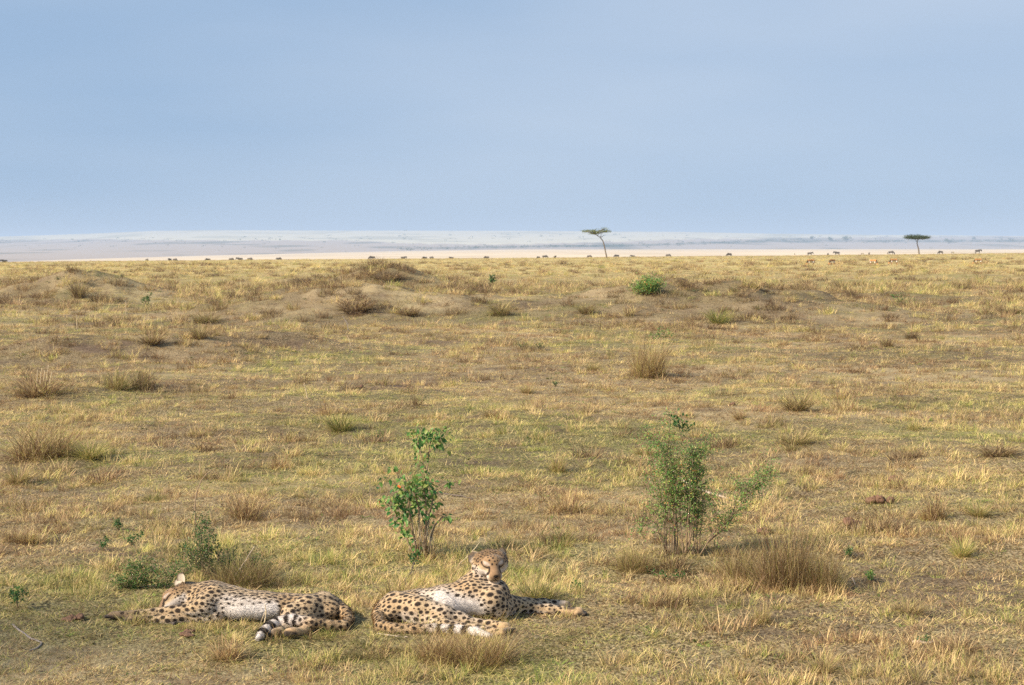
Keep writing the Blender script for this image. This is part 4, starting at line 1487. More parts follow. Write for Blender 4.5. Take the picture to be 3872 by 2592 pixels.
def leafy_shrub():
    r = np.random.default_rng(12)
    zx = lambda x, y: (1380 + x * .3828, 1560 + y * .3828)
    p, L = frame(*zx(560, 1430))
    root = empty('leafy_shrub', p, 'leafy green shrub with drooping broad leaves and a few orange ones, behind the two cheetahs', 'shrub')
    root['tone'] = .50; root['lum'] = 1.2
    stems = [[(565, 1440), (612, 1000), (585, 780), (602, 560), (620, 400), (642, 250), (680, 150)], [(520, 1420), (440, 1000), (420, 800), (335, 690), (270, 550)],
             [(490, 1420), (340, 1060), (240, 910), (150, 850)], [(550, 1420), (540, 950), (480, 750), (400, 620)],
             [(600, 1420), (690, 1120), (770, 1030), (830, 1040)], [(590, 1400), (630, 1050), (700, 780), (820, 700), (910, 680)],
             [(602, 560), (540, 330), (500, 180)], [(620, 400), (740, 280), (830, 160)]]
    pts3 = []
    mbs = None
    for i, s in enumerate(stems):
        dd = r.normal(0, .07)
        pts = np.array([L(*zx(*q), dd * min(1, k / 2)) for k, q in enumerate(s)])
        if i in (6, 7): pts[0] = pts3[0][3 if i == 6 else 4]
        t = np.linspace(0, 1, len(pts)); tt = np.linspace(0, 1, 16)
        pp = np.stack([np.interp(tt, t, pts[:, k]) for k in range(3)], 1)
        pp[:, :2] += np.cumsum(r.normal(0, .0022, (16, 2)), 0)
        pp[0] = pts[0]
        pts3.append(pts)
        mb = MB(); mb.tube(pp, np.linspace(.008 if i < 6 else .004, .0022, 16), 5)
        o = obj('stem', mb.mesh('stem'), M_STEM, root)
    mb = MB()
    clusters = [(620, 220, 150, 90, 40), (740, 260, 100, 80, 24), (520, 290, 60, 80, 12), (600, 440, 20, 60, 4), (520, 460, 30, 60, 4), (400, 780, 170, 150, 74), (330, 900, 130, 90, 34),
                (540, 700, 120, 90, 30), (560, 900, 120, 120, 26), (430, 1050, 140, 90, 20), (640, 720, 70, 120, 18), (850, 690, 80, 30, 9), (690, 880, 70, 90, 10), (280, 550, 40, 40, 5),
                (150, 660, 30, 30, 3), (160, 870, 30, 40, 4), (400, 1180, 80, 60, 10), (300, 1110, 50, 40, 5), (800, 1030, 60, 40, 7), (430, 1250, 60, 40, 6), (500, 1350, 50, 30, 4), (650, 1060, 60, 80, 8)]
    tws = []
    for cx_, cy_, rx, ry, n in clusters:
        dd0 = r.normal(0, .05)
        tw = MB(); tws.append(tw)
        allp = np.vstack(pts3)
        for k in range(int(n * 2.5)):
            a = r.normal(0, .60, 2)
            dd = dd0 + r.normal(0, .09)
            c = L(*zx(cx_ + a[0] * rx * .88, cy_ + a[1] * ry), dd)
            if c[2] < .02: continue
            d = np.array([r.normal(0, .7) + a[0] * .35, r.normal(0, .7), -.55 + r.normal(0, .45)])
            nrm = np.array([r.normal(0, .5), r.normal(0, .5) - .3, 1.0])
            Ln = .039 * r.uniform(.55, 1.35)
            orange = r.random() < .003
            mb.leaf(c, d, Ln, Ln * r.uniform(.5, .64), nrm, -.3 if orange else np.clip(r.normal(.55, .35), .2, 1), .12)
            if k == 0:
                q = allp[np.argmin(((allp - c) ** 2).sum(1))]
                tw.tube(np.array([q, (q + c) / 2 + [0, 0, .012], c]), [.0022, .0018, .0012], 4)
    for k, t in enumerate(tws):
        obj('twig', t.mesh('twig'), M_STEM, root)
    leaves(obj('foliage', mb.mesh('foliage', smooth=False), M_LEAF, root), root)
    dr = MB()
    for k in range(26):
        x0 = 565 + r.normal(0, 55)
        top = 1430 - r.uniform(120, 420)
        dr.tube(np.array([L(*zx(x0, 1440), r.normal(0, .04)), L(*zx(x0 + r.normal(0, 18), (1440 + top) / 2)), L(*zx(x0 + r.normal(0, 38), top), r.normal(0, .05))]), [.0032, .0028, .0014], 4)
    o = obj('dry_stalks', dr.mesh('dry_stalks'), M_STRAW, root)
    o['label'] = 'straw coloured dead stalks at the foot of the shrub'


def small_leaf(mb, c, d, L, W, a, r):
    n = np.array([r.normal(0, .6), r.normal(0, .6), 1.0])
    d = d / (np.linalg.norm(d) + 1e-9)
    s = np.cross(d, n); s /= np.linalg.norm(s) + 1e-9
    mb.add([c, c + d * L * .5 + s * W * .5, c + d * L, c + d * L * .5 - s * W * .5], [[0, 1, 2, 3]], (), a)


def twiggy(name, base, zmap, stems, label, cat, leaf_n, leaf_L, off, seed, r0=.006, tone=.7, lum=.9, skip=.15, group=None, mat=None, depth=.10):
    r = np.random.default_rng(seed)
    p, L = frame(*zmap(*base))
    root = empty(name, p, label, cat, group)
    root['tone'] = tone; root['lum'] = lum
    mb = MB(); lf = MB()
    lens = [sum(math.dist(a, b) for a, b in zip(s, s[1:])) for s in stems]
    for s, sl in zip(stems, lens):
        per = max(1, int(leaf_n * sl / sum(lens)))
        dd = r.normal(0, depth)
        m = len(s)
        skp = max(skip, .48) if m == 3 and leaf_n > 3000 else skip
        pts = np.array([L(*zmap(*q), dd * k / (m - 1)) for k, q in enumerate(s)])
        t = np.linspace(0, 1, m); tt = np.linspace(0, 1, 14)
        pp = np.stack([np.interp(tt, t, pts[:, k]) for k in range(3)], 1)
        pp += np.cumsum(r.normal(0, .0025, (14, 3)), 0) * np.linspace(0, 1, 14)[:, None]
        mb.tube(pp, np.linspace(r0, r0 * .3, 14), 5)
        ln = np.linalg.norm(np.diff(pts, axis=0), axis=1).sum()
        for k in range(int(per * .16)):        # side twigs
            u = r.uniform(skp, 1)
            b = np.array([np.interp(u, tt, pp[:, q]) for q in range(3)])
            d = np.array([r.normal(0, 1), r.normal(0, 1), r.normal(.5, .5)]); d *= off * r.uniform(.6, 1.9) / np.linalg.norm(d)
            mb.tube(np.array([b, b + d * .5, b + d]), [r0 * .3, r0 * .22, r0 * .12], 3)
            for q in range(6):
                c = b + d * r.uniform(.25, 1.05)
                small_leaf(lf, c, r.normal(0, 1, 3) + [0, 0, .3], leaf_L * r.uniform(.6, 1.3), leaf_L * .62, np.clip(r.normal(.5, .25), 0, 1), r)
        for k in range(per):
            u = skp + (1 - skp) * r.random() ** .8
            b = np.array([np.interp(u, tt, pp[:, q]) for q in range(3)])
            c = b + r.normal(0, off * .45, 3)
            small_leaf(lf, c, r.normal(0, 1, 3) + [0, 0, .3], leaf_L * r.uniform(.6, 1.3), leaf_L * .62, np.clip(r.normal(.5, .25), 0, 1), r)
    obj('stems', mb.mesh('stems'), mat or M_STEM, root)
    leaves(obj('foliage', lf.mesh('foliage', smooth=False), M_LEAF, root), root)
    return root


leafy_shrub()
z4 = lambda x, y: (2350 + x / 2.063, 1500 + y / 2.063)
twiggy('thorn_shrub', (420, 1235), z4,
       [[(345, 1230), (352, 1000), (360, 800), (350, 600), (310, 450), (250, 330), (200, 240)], [(350, 1230), (320, 850), (280, 650), (230, 450), (215, 330)],
        [(440, 1230), (430, 900), (400, 700), (370, 520), (330, 400)], [(510, 1200), (515, 800), (560, 600), (590, 450), (690, 310)],
        [(595, 1250), (585, 1000), (575, 700), (560, 520), (550, 390)], [(660, 1150), (820, 1010), (930, 850), (990, 740), (1060, 640), (1160, 570)],
        [(660, 1150), (800, 1000), (900, 880), (1010, 740), (1080, 600)], [(930, 850), (1020, 700), (1120, 640), (1180, 560)], [(860, 930), (900, 800), (960, 700)],
        [(660, 1150), (740, 1025), (840, 980), (930, 850), (1060, 640), (1130, 590)], [(350, 560), (370, 330), (385, 220), (395, 130)], [(345, 1200), (250, 960), (150, 1010), (90, 1050)],
        [(990, 740), (930, 690), (860, 650)], [(600, 1230), (640, 850), (610, 620), (600, 420)], [(355, 1220), (340, 850), (360, 620), (340, 480), (270, 300)],
        *fan(330, 610, 1240, [(170, 300), (260, 330), (390, 200), (470, 520), (560, 420), (690, 330), (720, 620)], 14, 5, 45),
        [(430, 1230), (400, 850), (370, 620), (300, 420)], [(590, 1200), (570, 850), (580, 600), (560, 450)], [(990, 740), (1080, 700), (1140, 640), (1190, 440)]],
       'thin green thorn shrub with tiny leaves and one branch leaning right, behind the drowsing cheetah', 'shrub', 7000, .0150, .082, 5, .0048, .46, 1.4, .10)
dsp = lambda x, y: (x * DS, y * DS)
twiggy('low_shrub', (480, 1322), dsp, [*fan(430, 600, 1326, [(400, 1290), (440, 1200), (462, 1165), (500, 1225), (560, 1262), (640, 1280)], 26, 9, 10), [(480, 1322), (470, 1270), (455, 1215), (450, 1170)], [(476, 1322), (440, 1280), (430, 1230)], [(490, 1322), (500, 1270), (470, 1200)],
                                       [(500, 1322), (540, 1290), (560, 1262)], [(505, 1322), (580, 1300), (620, 1285)], [(495, 1322), (520, 1300), (600, 1310)], [(485, 1322), (462, 1250), (460, 1190)]],
       'dark green straggly shrub with dead twigs, behind the back of the sleeping cheetah', 'shrub', 2700, .014, .05, 8, .0036, .66, .68, .10)
twiggy('low_shrub', (340, 1345), dsp, [*fan(270, 420, 1348, [(235, 1325), (290, 1285), (350, 1275), (430, 1290)], 18, 10, 8), [(340, 1345), (320, 1310), (300, 1290)], [(345, 1345), (350, 1310), (345, 1280)], [(335, 1345), (290, 1335), (262, 1330)], [(350, 1345), (390, 1315), (400, 1290)],
                                       [(340, 1345), (335, 1310), (325, 1285)]],
       'feathery bright green shrublet directly behind the head of the sleeping cheetah', 'shrub', 1900, .013, .045, 9, .0026, .54, .82, .0)
for i, (dx, dy, w, h, lab) in enumerate([
        (268, 1212, 26, 30, 'small dark green herb, upper one of the three left of the straggly shrub'), (300, 1248, 40, 32, 'dark blue green herb, widest of the three left of the straggly shrub'),
        (235, 1262, 30, 34, 'dull green herb, leftmost of the three left of the straggly shrub'),
        (40, 1392, 44, 60, 'dark green herb at the left edge beside the fallen grey stick'), (338, 702, 34, 34, 'forked small green plant on the left mid plain'),
        (1124, 658, 12, 34, 'slender upright green sapling on the central plain'), (1508, 782, 56, 36, 'bright green herb above the large straw tussock'),
        (1235, 802, 20, 18, 'small green herb at mid field, left of the large straw tussock'), (1190, 800, 40, 18, 'greyish green herb at mid field, next to a smaller green one'),
        (2062, 700, 74, 30, 'fresh green creeping plant right of the right mound'), (868, 1008, 62, 28, 'dark green herb on the bare strip behind the leafy shrub'),
        (1560, 1010, 40, 80, 'thin yellowish green plant rising behind the thorn shrub'), (1270, 885, 10, 14, 'tiny green sprig in the centre field'),
        (1320, 1350, 26, 20, 'small bluish green herb in the turf right of the cheetah forelegs'), (1940, 1270, 24, 16, 'little green herb on the shaded bare soil at right'),
        (1990, 1330, 14, 26, 'single bright green sprig on the bare soil at right'), (1520, 1330, 110, 26, 'dark green creeper at the foot of the thorn shrub'),
        (2110, 1472, 40, 16, 'flat light green herb at the lower right')]):
    q = np.random.default_rng(300 + i)
    st = []
    for k in range(5 if w < 60 else 8):
        e = q.uniform(-.5, .5)
        st.append([(dx, dy), (dx + e * w * .5, dy - h * .5 * q.uniform(.7, 1)), (dx + e * w, dy - h * q.uniform(.6, 1) * (1 - .5 * abs(e)))])
    pm = px_m(gd(dx, dy))
    twiggy('herb', (dx, dy), dsp, st, lab, 'herb', 110 if i != 11 else 60, max(.016, h * pm * .12), max(.02, h * pm * .16), 400 + i, .0025 * max(1, pm / .004), .75 if i not in (6, 9, 15) else .5, .8 if i not in (6, 9, 15) else 1.15, .25,
           'small green herbs in the grass')
# young bare sapling in front of the leafy shrub
twiggy('sapling', (930, 1352), dsp, [[(930, 1352), (926, 1325), (942, 1300), (945, 1262)], [(942, 1300), (950, 1280), (958, 1262)]],
       'thin grey sapling with a few leaves, rising from behind the back of the drowsing cheetah', 'sapling', 46, .022, .03, 77, .0042, .8, .9, .75, mat=M_DARKTWIG)


def bush(dx, dy, w, h, label, seed, tone, lum, n=900, group=None):
    """rounded bush seen from afar: stems and a ragged crown of leaf clumps"""
    r = np.random.default_rng(seed)
    p = gd(dx, dy); m = px_m(p)
    W, H = w * m, h * m
    root = empty('bush', (p.x, p.y, p.z - .02), label, 'bush', group)
    root['tone'] = tone; root['lum'] = lum
    st = MB()
    lobes = []
    for k in range(9):
        a = r.uniform(0, 6.283)
        rr = W * .42 * math.sqrt(r.random())
        tp = np.array([math.cos(a) * rr, math.sin(a) * rr, H * r.uniform(.45, .98) * (1 - .35 * (rr / (W * .5)) ** 2)])
        st.tube(np.array([[0, 0, 0], tp * [.5, .5, .55], tp]), [.012 * H + .006, .009 * H, .003], 4)
        lobes.append(tp)
    lf = MB()
    for k in range(n):
        tp = lobes[r.integers(len(lobes))]
        u = r.uniform(.25, 1.05)
        c = tp * [u, u, u] + r.normal(0, 1, 3) * [W * .11, W * .11, H * .12]
        if c[2] < .02: c[2] = .02 + r.random() * H * .2
        small_leaf(lf, c, r.normal(0, 1, 3) + [0, 0, .5], H * .085 * r.uniform(.6, 1.5), H * .05, np.clip(r.normal(.5, .3), 0, 1), r)
    obj('stems', st.mesh('stems'), M_STEM, root)
    leaves(obj('foliage', lf.mesh('foliage', smooth=False), M_LEAF, root), root)


bush(1481, 674, 80, 46, 'bright green bush on top of the right mound', 1, .45, 1.35, 3200)
for i, (dx, dy, w, h, t, lab) in enumerate([
        (228, 633, 30, 12, .85, 'small dark green bush, left one of the two darkest on the far left plain'), (279, 634, 28, 14, .85, 'small dark green bush, right one of the two darkest on the far left plain'),
        (133, 641, 26, 13, .7, 'small green bush at the far left above the left mound'), (421, 634, 42, 14, .5, 'wide grey green bush on the far plain left of centre'),
        (352, 637, 24, 14, .6, 'pale green bush just left of the wide grey green one'), (568, 631, 32, 11, .6, 'low dull bush on the far plain above the left centre mound'),
        (766, 643, 20, 17, .85, 'dark green bush left of the brown hummock'), (730, 640, 34, 10, .5, 'flat dull bush left of the dark green one by the hummock'),
        (1752, 609, 14, 10, .8, 'small round bush on the far plain left of the gazelles'), (1730, 612, 20, 7, .7, 'flat bush touching the small round one left of the gazelles'),
        (1787, 617, 38, 9, .55, 'low olive bush below and left of the four gazelles'), (1788, 599, 26, 6, .5, 'flat olive bush at the skyline right of the leaning tree'),
        (2155, 601, 40, 11, .75, 'dark olive bush left of the gazelle at the right edge'), (2268, 588, 30, 9, .7, 'dark olive bush right of the gazelle at the right edge'),
        (2288, 611, 34, 14, .5, 'ragged olive bush below the gazelle at the right edge'), (1075, 607, 26, 6, .45, 'pale green low bush on the far central plain'),
        (520, 612, 22, 6, .5, 'pale low bush on the far plain, the one nearest the row of wildebeest at left'), (1820, 688, 36, 14, .8, 'dark green low bush at the right end of the right mound'),
        (1590, 668, 56, 14, .8, 'dark green low bush spreading right of the bush on the right mound'), (1680, 668, 50, 16, .7, 'second dark low bush in the row along the right mound top')]):
    bush(dx, dy, w, h, lab, 20 + i, t, .85, 260, 'low bushes scattered over the plain')


# ------------------------------------------------------------------ dead wood, stalks and clods
def stick(name, pts, rad, mat, label, cat, group=None, lift=None, n=7, twigs=()):
    P0 = gd(*pts[0][:2])
    W = []
    for q in pts:
        if len(q) == 2:
            a = gd(*q); W.append(np.array(a) + [0, 0, rad * .7])
        else:                            # third entry: height above ground at the depth of the first point
            W.append(along(q[0] * DS, q[1] * DS, P0.y + q[2]))
    W = np.array(W) - np.array(P0)
    r = np.random.default_rng(int(abs(pts[0][0]) * 7 + pts[0][1]))
    t = np.linspace(0, 1, len(W)); tt = np.linspace(0, 1, 18)
    pp = np.stack([np.interp(tt, t, W[:, k]) for k in range(3)], 1) + r.normal(0, rad * .22, (18, 3))
    mb = MB()
    mb.tube(pp, np.linspace(rad, rad * .62, 18) * r.uniform(.82, 1.15, 18), n)
    for u, d, l in twigs:
        b = np.array([np.interp(u, tt, pp[:, k]) for k in range(3)])
        d = np.array(d, float)
        mb.tube(np.array([b, b + d * l * .5 + [0, 0, .005], b + d * l]), [rad * .5, rad * .4, rad * .2], 5)
    o = obj(name, mb.mesh(name), mat, loc=P0)
    return tag(o, label, cat, group)


stick('fallen_branch', [(1537, 1078), (1552, 1097), (1576, 1112), (1604, 1124), (1642, 1138), (1690, 1151)], .016, M_BLEACHED, 'bleached fallen branch lying on the grass behind the thorn shrub', 'branch',
      twigs=[(.5, (.2, -.5, .05), .10), (.8, (.5, .6, .1), .09)])
stick('fallen_twig', [(1004, 1130), (1030, 1134), (1055, 1137), (1082, 1143)], .009, M_DARKTWIG, 'dark twig lying on the ground just right of the leafy shrub', 'twig', twigs=[(.6, (.5, -.5, .1), .07), (.3, (.6, .4, .1), .06)])
stick('fallen_twig', [(28, 1432), (48, 1447), (72, 1463), (98, 1474), (84, 1486), (68, 1491)], .0065, M_GREYWOOD, 'hooked grey stick lying at the lower left corner', 'twig')
stick('dry_stalk', [(448, 1205, 0), (445, 1160, 0), (450, 1125, .02), (460, 1100, .03), (474, 1082, .05)], .006, M_STEM, 'single bent brown stalk arching above the straggly shrub', 'stalk')
stick('dry_twig', [(534, 1336, 0), (538, 1316, 0), (553, 1296, .02), (568, 1272, .03), (582, 1250, .05)], .0045, M_BLEACHED, 'pale forked twig leaning up behind the back of the sleeping cheetah', 'twig', twigs=[(.45, (.5, 0, .7), .09), (.4, (.6, .1, -.55), .10)])
stick('dry_stalk', [(603, 1440, 0), (606, 1420, 0), (609, 1400, 0), (606, 1382, 0)], .0042, M_STRAW, 'thin upright stalk in front of the belly of the sleeping cheetah', 'stalk', twigs=[(.75, (-.35, .0, -.9), .12)])
stick('dry_stalk', [(797, 757, 0), (795, 744, 0), (788, 730, 0), (783, 724, 0)], .012, M_GREYWOOD, 'pale forked stick standing up below the left centre mound', 'stick', twigs=[(.7, (.6, 0, -.8), .35)])
stick('dry_stalk', [(703, 912, 0), (700, 895, 0), (695, 876, 0)], .007, M_STRAW, 'pale leaning stalk at mid field left of centre', 'stalk')
stick('dry_stalk', [(802, 792, 0), (800, 780, 0), (794, 768, 0)], .009, M_STRAW, 'pale upright stalk just below the forked stick', 'stalk')
stick('dry_stalk', [(288, 722, 0), (288, 705, 0), (287, 688, 0)], .009, M_STRAW, 'straw stalk standing alone on the left plain', 'stalk')
stick('dry_stalk', [(176, 752, 0), (176, 735, 0), (174, 720, 0)], .009, M_STRAW, 'thin straw stalk on the left plain below the left mound', 'stalk')
stick('dry_twig', [(862, 1452), (882, 1454), (905, 1458), (934, 1460)], .005, M_BLEACHED, 'pale twig on the grass in front of the tail of the drowsing cheetah', 'twig', twigs=[(.7, (.3, -.4, .25), .06)])
stick('dry_twig', [(1050, 1292), (1075, 1268, .1), (1098, 1240, .15)], .004, M_STRAW, 'long thin straw leaning left of the raised cheetah head', 'stalk')
stick('dry_twig', [(2090, 1472), (2112, 1475), (2134, 1474)], .012, M_BLEACHED, 'short pale stick on the lower right turf', 'twig')
stick('dry_twig', [(1950, 1325), (1956, 1340)], .006, M_BLEACHED, 'tiny curved white stick on the bare soil at right', 'twig')
stick('dry_twig', [(395, 1432), (404, 1426), (412, 1420), (418, 1412)], .011, M_DARKTWIG, 'dark stubby twig under the forelegs of the sleeping cheetah', 'twig', twigs=[(.4, (.7, -.3, .2), .06)])
for k, (dx, dy, h) in enumerate([(84, 876, 40), (92, 878, 46), (99, 880, 42), (106, 876, 50), (113, 880, 38)]):
    stick('dry_stalk', [(dx, dy + 10, 0), (dx + 1, dy + 10 - h * .5, 0), (dx + 2 + k, dy + 10 - h, 0)], .007, M_STRAW,
          'bleached upright stalk in the row rising from the greyish tussock at the left edge', 'stalk', 'bleached stalks in the left tussock')


def clod(dx, dy, w, h, label, seed, mat=None):
    p = gd(dx, dy); m = px_m(p)
    W, H = w * m, h * m
    pr = []
    r = np.random.default_rng(seed)
    for k in range(7):
        c = np.array([r.normal(0, .24) * W, r.normal(0, .2) * W, H * r.uniform(.2, .6)])
        pr.append(ell(c, np.array([W * r.uniform(.16, .3), W * r.uniform(.16, .3), H * r.uniform(.25, .42)])))
    V, Q = grow(pr, W / 42, W * .06)
    N = vnormals(V, Q)
    V = V + N * ((fbm(V[:, 0] / W * 9 + V[:, 2] / W * 5, V[:, 1] / W * 9 + V[:, 2] / W * 7, seed, 4) - .5) * W * .16)[:, None]
    o = obj('earth_clod', mesh_from('earth_clod', V, [Q]), mat or M_SOIL, loc=(p.x, p.y, p.z - H * .12))
    tag(o, label, 'earth clod')


clod(2015, 1152, 36, 26, 'dark reddish brown earth lump on the grass, largest of the lumps at right', 3)
clod(2045, 1104, 34, 18, 'reddish earth lump above the largest one at right', 4)
clod(1952, 1200, 44, 18, 'low brown earth lump below left of the largest one', 5)
clod(1672, 928, 20, 9, 'small dark lump on the turf above the thorn shrub', 6)
clod(826, 888, 20, 9, 'small dark brown lump on the turf left of centre', 7)
clod(172, 1418, 40, 16, 'dark clod of soil just left of the paws of the sleeping cheetah', 8)
clod(430, 1455, 44, 12, 'flat dark clod on the turf below the forelegs of the sleeping cheetah', 9)
clod(1750, 1222, 40, 20, 'brown earth lump behind the biggest tussock', 10)


# ------------------------------------------------------------------ trees
def acacia(base, dist, trunk, limbs, crowns, label, r0, seed, tone, leaf=.16):
    r = np.random.default_rng(seed)
    d = ray(*base); p = Vector((d[0] * dist, dist, float(height(d[0] * dist, dist))))
    root = empty('acacia_tree', p, label, 'acacia tree')
    root['tone'] = tone; root['lum'] = 1.0

    def L(px, py, dd=0):
        return along(px, py, p.y + dd) - np.array(p)
    mb = MB()
    tp = np.array([L(*q) for q in trunk]); tp[0, 2] = min(tp[0, 2], -.15)
    t = np.linspace(0, 1, len(tp)); tt = np.linspace(0, 1, 20)
    pp = np.stack([np.interp(tt, t, tp[:, k]) for k in range(3)], 1)
    mb.tube(pp, np.linspace(r0, r0 * .45, 20), 8)
    obj('trunk', mb.mesh('trunk'), M_BARK, root)
    lb = MB(); lf = MB()
    ends = []
    for (s, e, dd) in limbs:
        a = np.array(L(*s)); b = np.array(L(*e, dd))
        mid = (a + b) / 2 + [0, 0, -.12]
        lb.tube(np.array([a, mid, b]), [r0 * .5, r0 * .36, r0 * .14], 5)
    tb = tp[-1]
    for (c, hw, hh, n) in crowns:
        cc = np.array(L(*c)); m = p.y / FPX
        W, H = hw * m, hh * m
        for k in range(9):
            a = r.uniform(0, 6.283); q = math.sqrt(r.random()) * .85
            e = cc + [math.cos(a) * W * q, math.sin(a) * W * q, r.normal(0, .2) * H]
            st = tb + (cc - tb) * r.uniform(0, .5)
            lb.tube(np.array([st, (st + e) / 2 + [0, 0, -.25 * H], e]), [r0 * .3, r0 * .22, r0 * .08], 4)
        for k in range(n // 12):                    # leaf sprays, flat topped, thinning to the rim
            a = r.uniform(0, 6.283); q = math.sqrt(r.random())
            s0 = cc + [math.cos(a) * W * q, math.sin(a) * W * q, H * ((1 - q ** 2.5) * .75 * r.uniform(-.6, 1) - .15 + r.normal(0, .18))]
            for j in range(12):
                x = s0 + r.normal(0, 1, 3) * [leaf * 1.6, leaf * 1.6, leaf * .55]
                small_leaf(lf, x, r.normal(0, 1, 3) * [1, 1, .35], leaf * r.uniform(.6, 1.4), leaf * .6, np.clip(r.normal(.5, .3), 0, 1), r)
    obj('limbs', lb.mesh('limbs'), M_BARK, root)
    leaves(obj('crown', lf.mesh('crown', smooth=False), M_ACACIA, root), root)
    return p, L


acacia((2296, 984), 245, [(2296, 984), (2289, 950), (2283.5, 922), (2279, 911), (2269, 898), (2258, 891), (2249, 886)], [((2270, 898), (2284, 889), .6), ((2270, 898), (2276, 876), -.4), ((2258, 891), (2265, 878), .5), ((2250, 887), (2228, 876), 0), ((2249, 886), (2240, 874), .5)],
       [((2232, 874), 32, 6.5, 620), ((2249, 882), 18, 4.5, 340), ((2286, 875), 20, 5, 400), ((2285, 865), 10, 3, 90)], 'leaning acacia with a bent trunk and a thin crown in two tiers', .10, 4, .18)
acacia((3476, 958), 425, [(3476, 960), (3473.5, 944), (3470.5, 932), (3467.5, 922), (3468.5, 914), (3470.5, 906)], [((3468.5, 914), (3459, 903), .5), ((3459, 904), (3452, 899), .4), ((3470, 907), (3484, 900), .3), ((3470, 907), (3466, 898), -.4)],
       [((3467, 897), 45, 11, 3600), ((3455, 899), 28, 7, 900), ((3488, 900), 22, 6, 700)], 'flat topped acacia with a straight trunk standing far off at right', .19, 5, .85, .24)


def added_shade_acacia():
    """added, unseen tree left of the frame, put there to shade the lower left of the field"""
    r = np.random.default_rng(3)
    g = Vector((-3.35, 8.85, 0))
    h = 4.6
    c = np.array(g) + np.array(SUN_DIR) * (h / SUN_DIR.z)  # crown set sunward of the patch this added tree is to shade
    p = Vector((c[0], c[1], float(height(c[0], c[1]))))
    root = empty('acacia_tree', p, 'added unseen acacia outside the left of the frame, put in to shade the lower left corner', 'acacia tree')
    root['tone'] = .6; root['lum'] = 1.0
    mb = MB(); mb.tube(np.array([[0, 0, -.1], [.1, .05, 1.5], [0, 0, 3.2]]), [.14, .11, .08], 8)
    obj('trunk', mb.mesh('trunk'), M_BARK, root)
    lb = MB(); lf = MB()
    for k in range(12):
        a = k * .524 + r.normal(0, .15); q = r.uniform(.5, 1) * 1.05
        e = np.array([math.cos(a) * q, math.sin(a) * q * .8, h + r.normal(0, .12)])
        lb.tube(np.array([[0, 0, 3.1], e * [.5, .5, 1] - [0, 0, .5], e]), [.05, .035, .012], 5)
    for k in range(150):
        a = r.uniform(0, 6.283); q = math.sqrt(r.random()) * 1.15
        s0 = np.array([math.cos(a) * q, math.sin(a) * q * .8, h + .25 * (1 - (q / 1.15) ** 2) + r.normal(0, .12)])
        for j in range(14):
            small_leaf(lf, s0 + r.normal(0, 1, 3) * [.13, .13, .05], r.normal(0, 1, 3) * [1, 1, .35], .075 * r.uniform(.6, 1.4), .05, np.clip(r.normal(.5, .3), 0, 1), r)
    obj('limbs', lb.mesh('limbs'), M_BARK, root)
    leaves(obj('crown', lf.mesh('crown', smooth=False), M_ACACIA, root), root)


added_shade_acacia()


def hill_at(px, py):
    D = np.linspace(2000, 9300, 4000)
    u = (px - CX) / FPX
    z = hill_z(np.full_like(D, u), D)
    _, y = project(np.stack([u * D, D, z], 1))
    i = int(np.argmax(y <= py)) if (y <= py).any() else len(D) - 1
    return Vector((u * D[i], D[i], float(z[i])))


def far_tree(dx, dy, w, h, label, seed):
    r = np.random.default_rng(seed)
    p = hill_at(dx * DS, dy * DS)
    m = px_m(p)
    W, H = w * m, h * m
    root = empty('far_tree', p, label, 'tree', 'hazy trees at the foot of the far hills')
    root['tone'] = .6; root['lum'] = 1.0
    tr = MB()
    tr.tube(np.array([[0, 0, -H * .1], [W * .02, 0, H * .3], [0, 0, H * .6]]), [H * .06, H * .045, H * .02], 6)
    for s in (-1, 1):
        tr.tube(np.array([[0, 0, H * .25], [s * W * .15, 0, H * .45], [s * W * .28, 0, H * .6]]), [H * .035, H * .025, H * .01], 5)
    obj('trunk', tr.mesh('trunk'), M_BARK, root)
    lf = MB()
    for k in range(14):
        a = r.uniform(0, 6.283); q = math.sqrt(r.random()) * .38
        c = np.array([math.cos(a) * W * q, math.sin(a) * W * q, H * r.uniform(.35, .85)])
        for j in range(60):
            x = c + r.normal(0, 1, 3) * [W * .09, W * .09, H * .10]
            small_leaf(lf, x, r.normal(0, 1, 3), H * .09 * r.uniform(.6, 1.4), H * .07, np.clip(r.normal(.5, .3), 0, 1), r)
    leaves(obj('crown', lf.mesh('crown', smooth=False), M_FARTREE, root), root)


for i, (dx, dy, w, h, lab) in enumerate([(1935, 554, 26, 14, 'hazy blue green tree, widest of those below the far hills'), (1898, 552, 14, 10, 'hazy pale tree just left of the widest one below the far hills'),
                                         (1856, 549, 12, 9, 'small hazy tree, leftmost of those below the far hills at right'), (2168, 558, 20, 13, 'hazy tree right of the flat topped acacia'),
                                         (2226, 550, 12, 8, 'faint hazy tree between the flat topped acacia and the right edge'), (2310, 551, 18, 7, 'faint hazy tree at the far right edge of the hills'),
                                         (928, 525, 9, 5, 'tiny hazy tree on the skyline of the far hills')]):
    far_tree(dx, dy, w, h, lab, 60 + i)


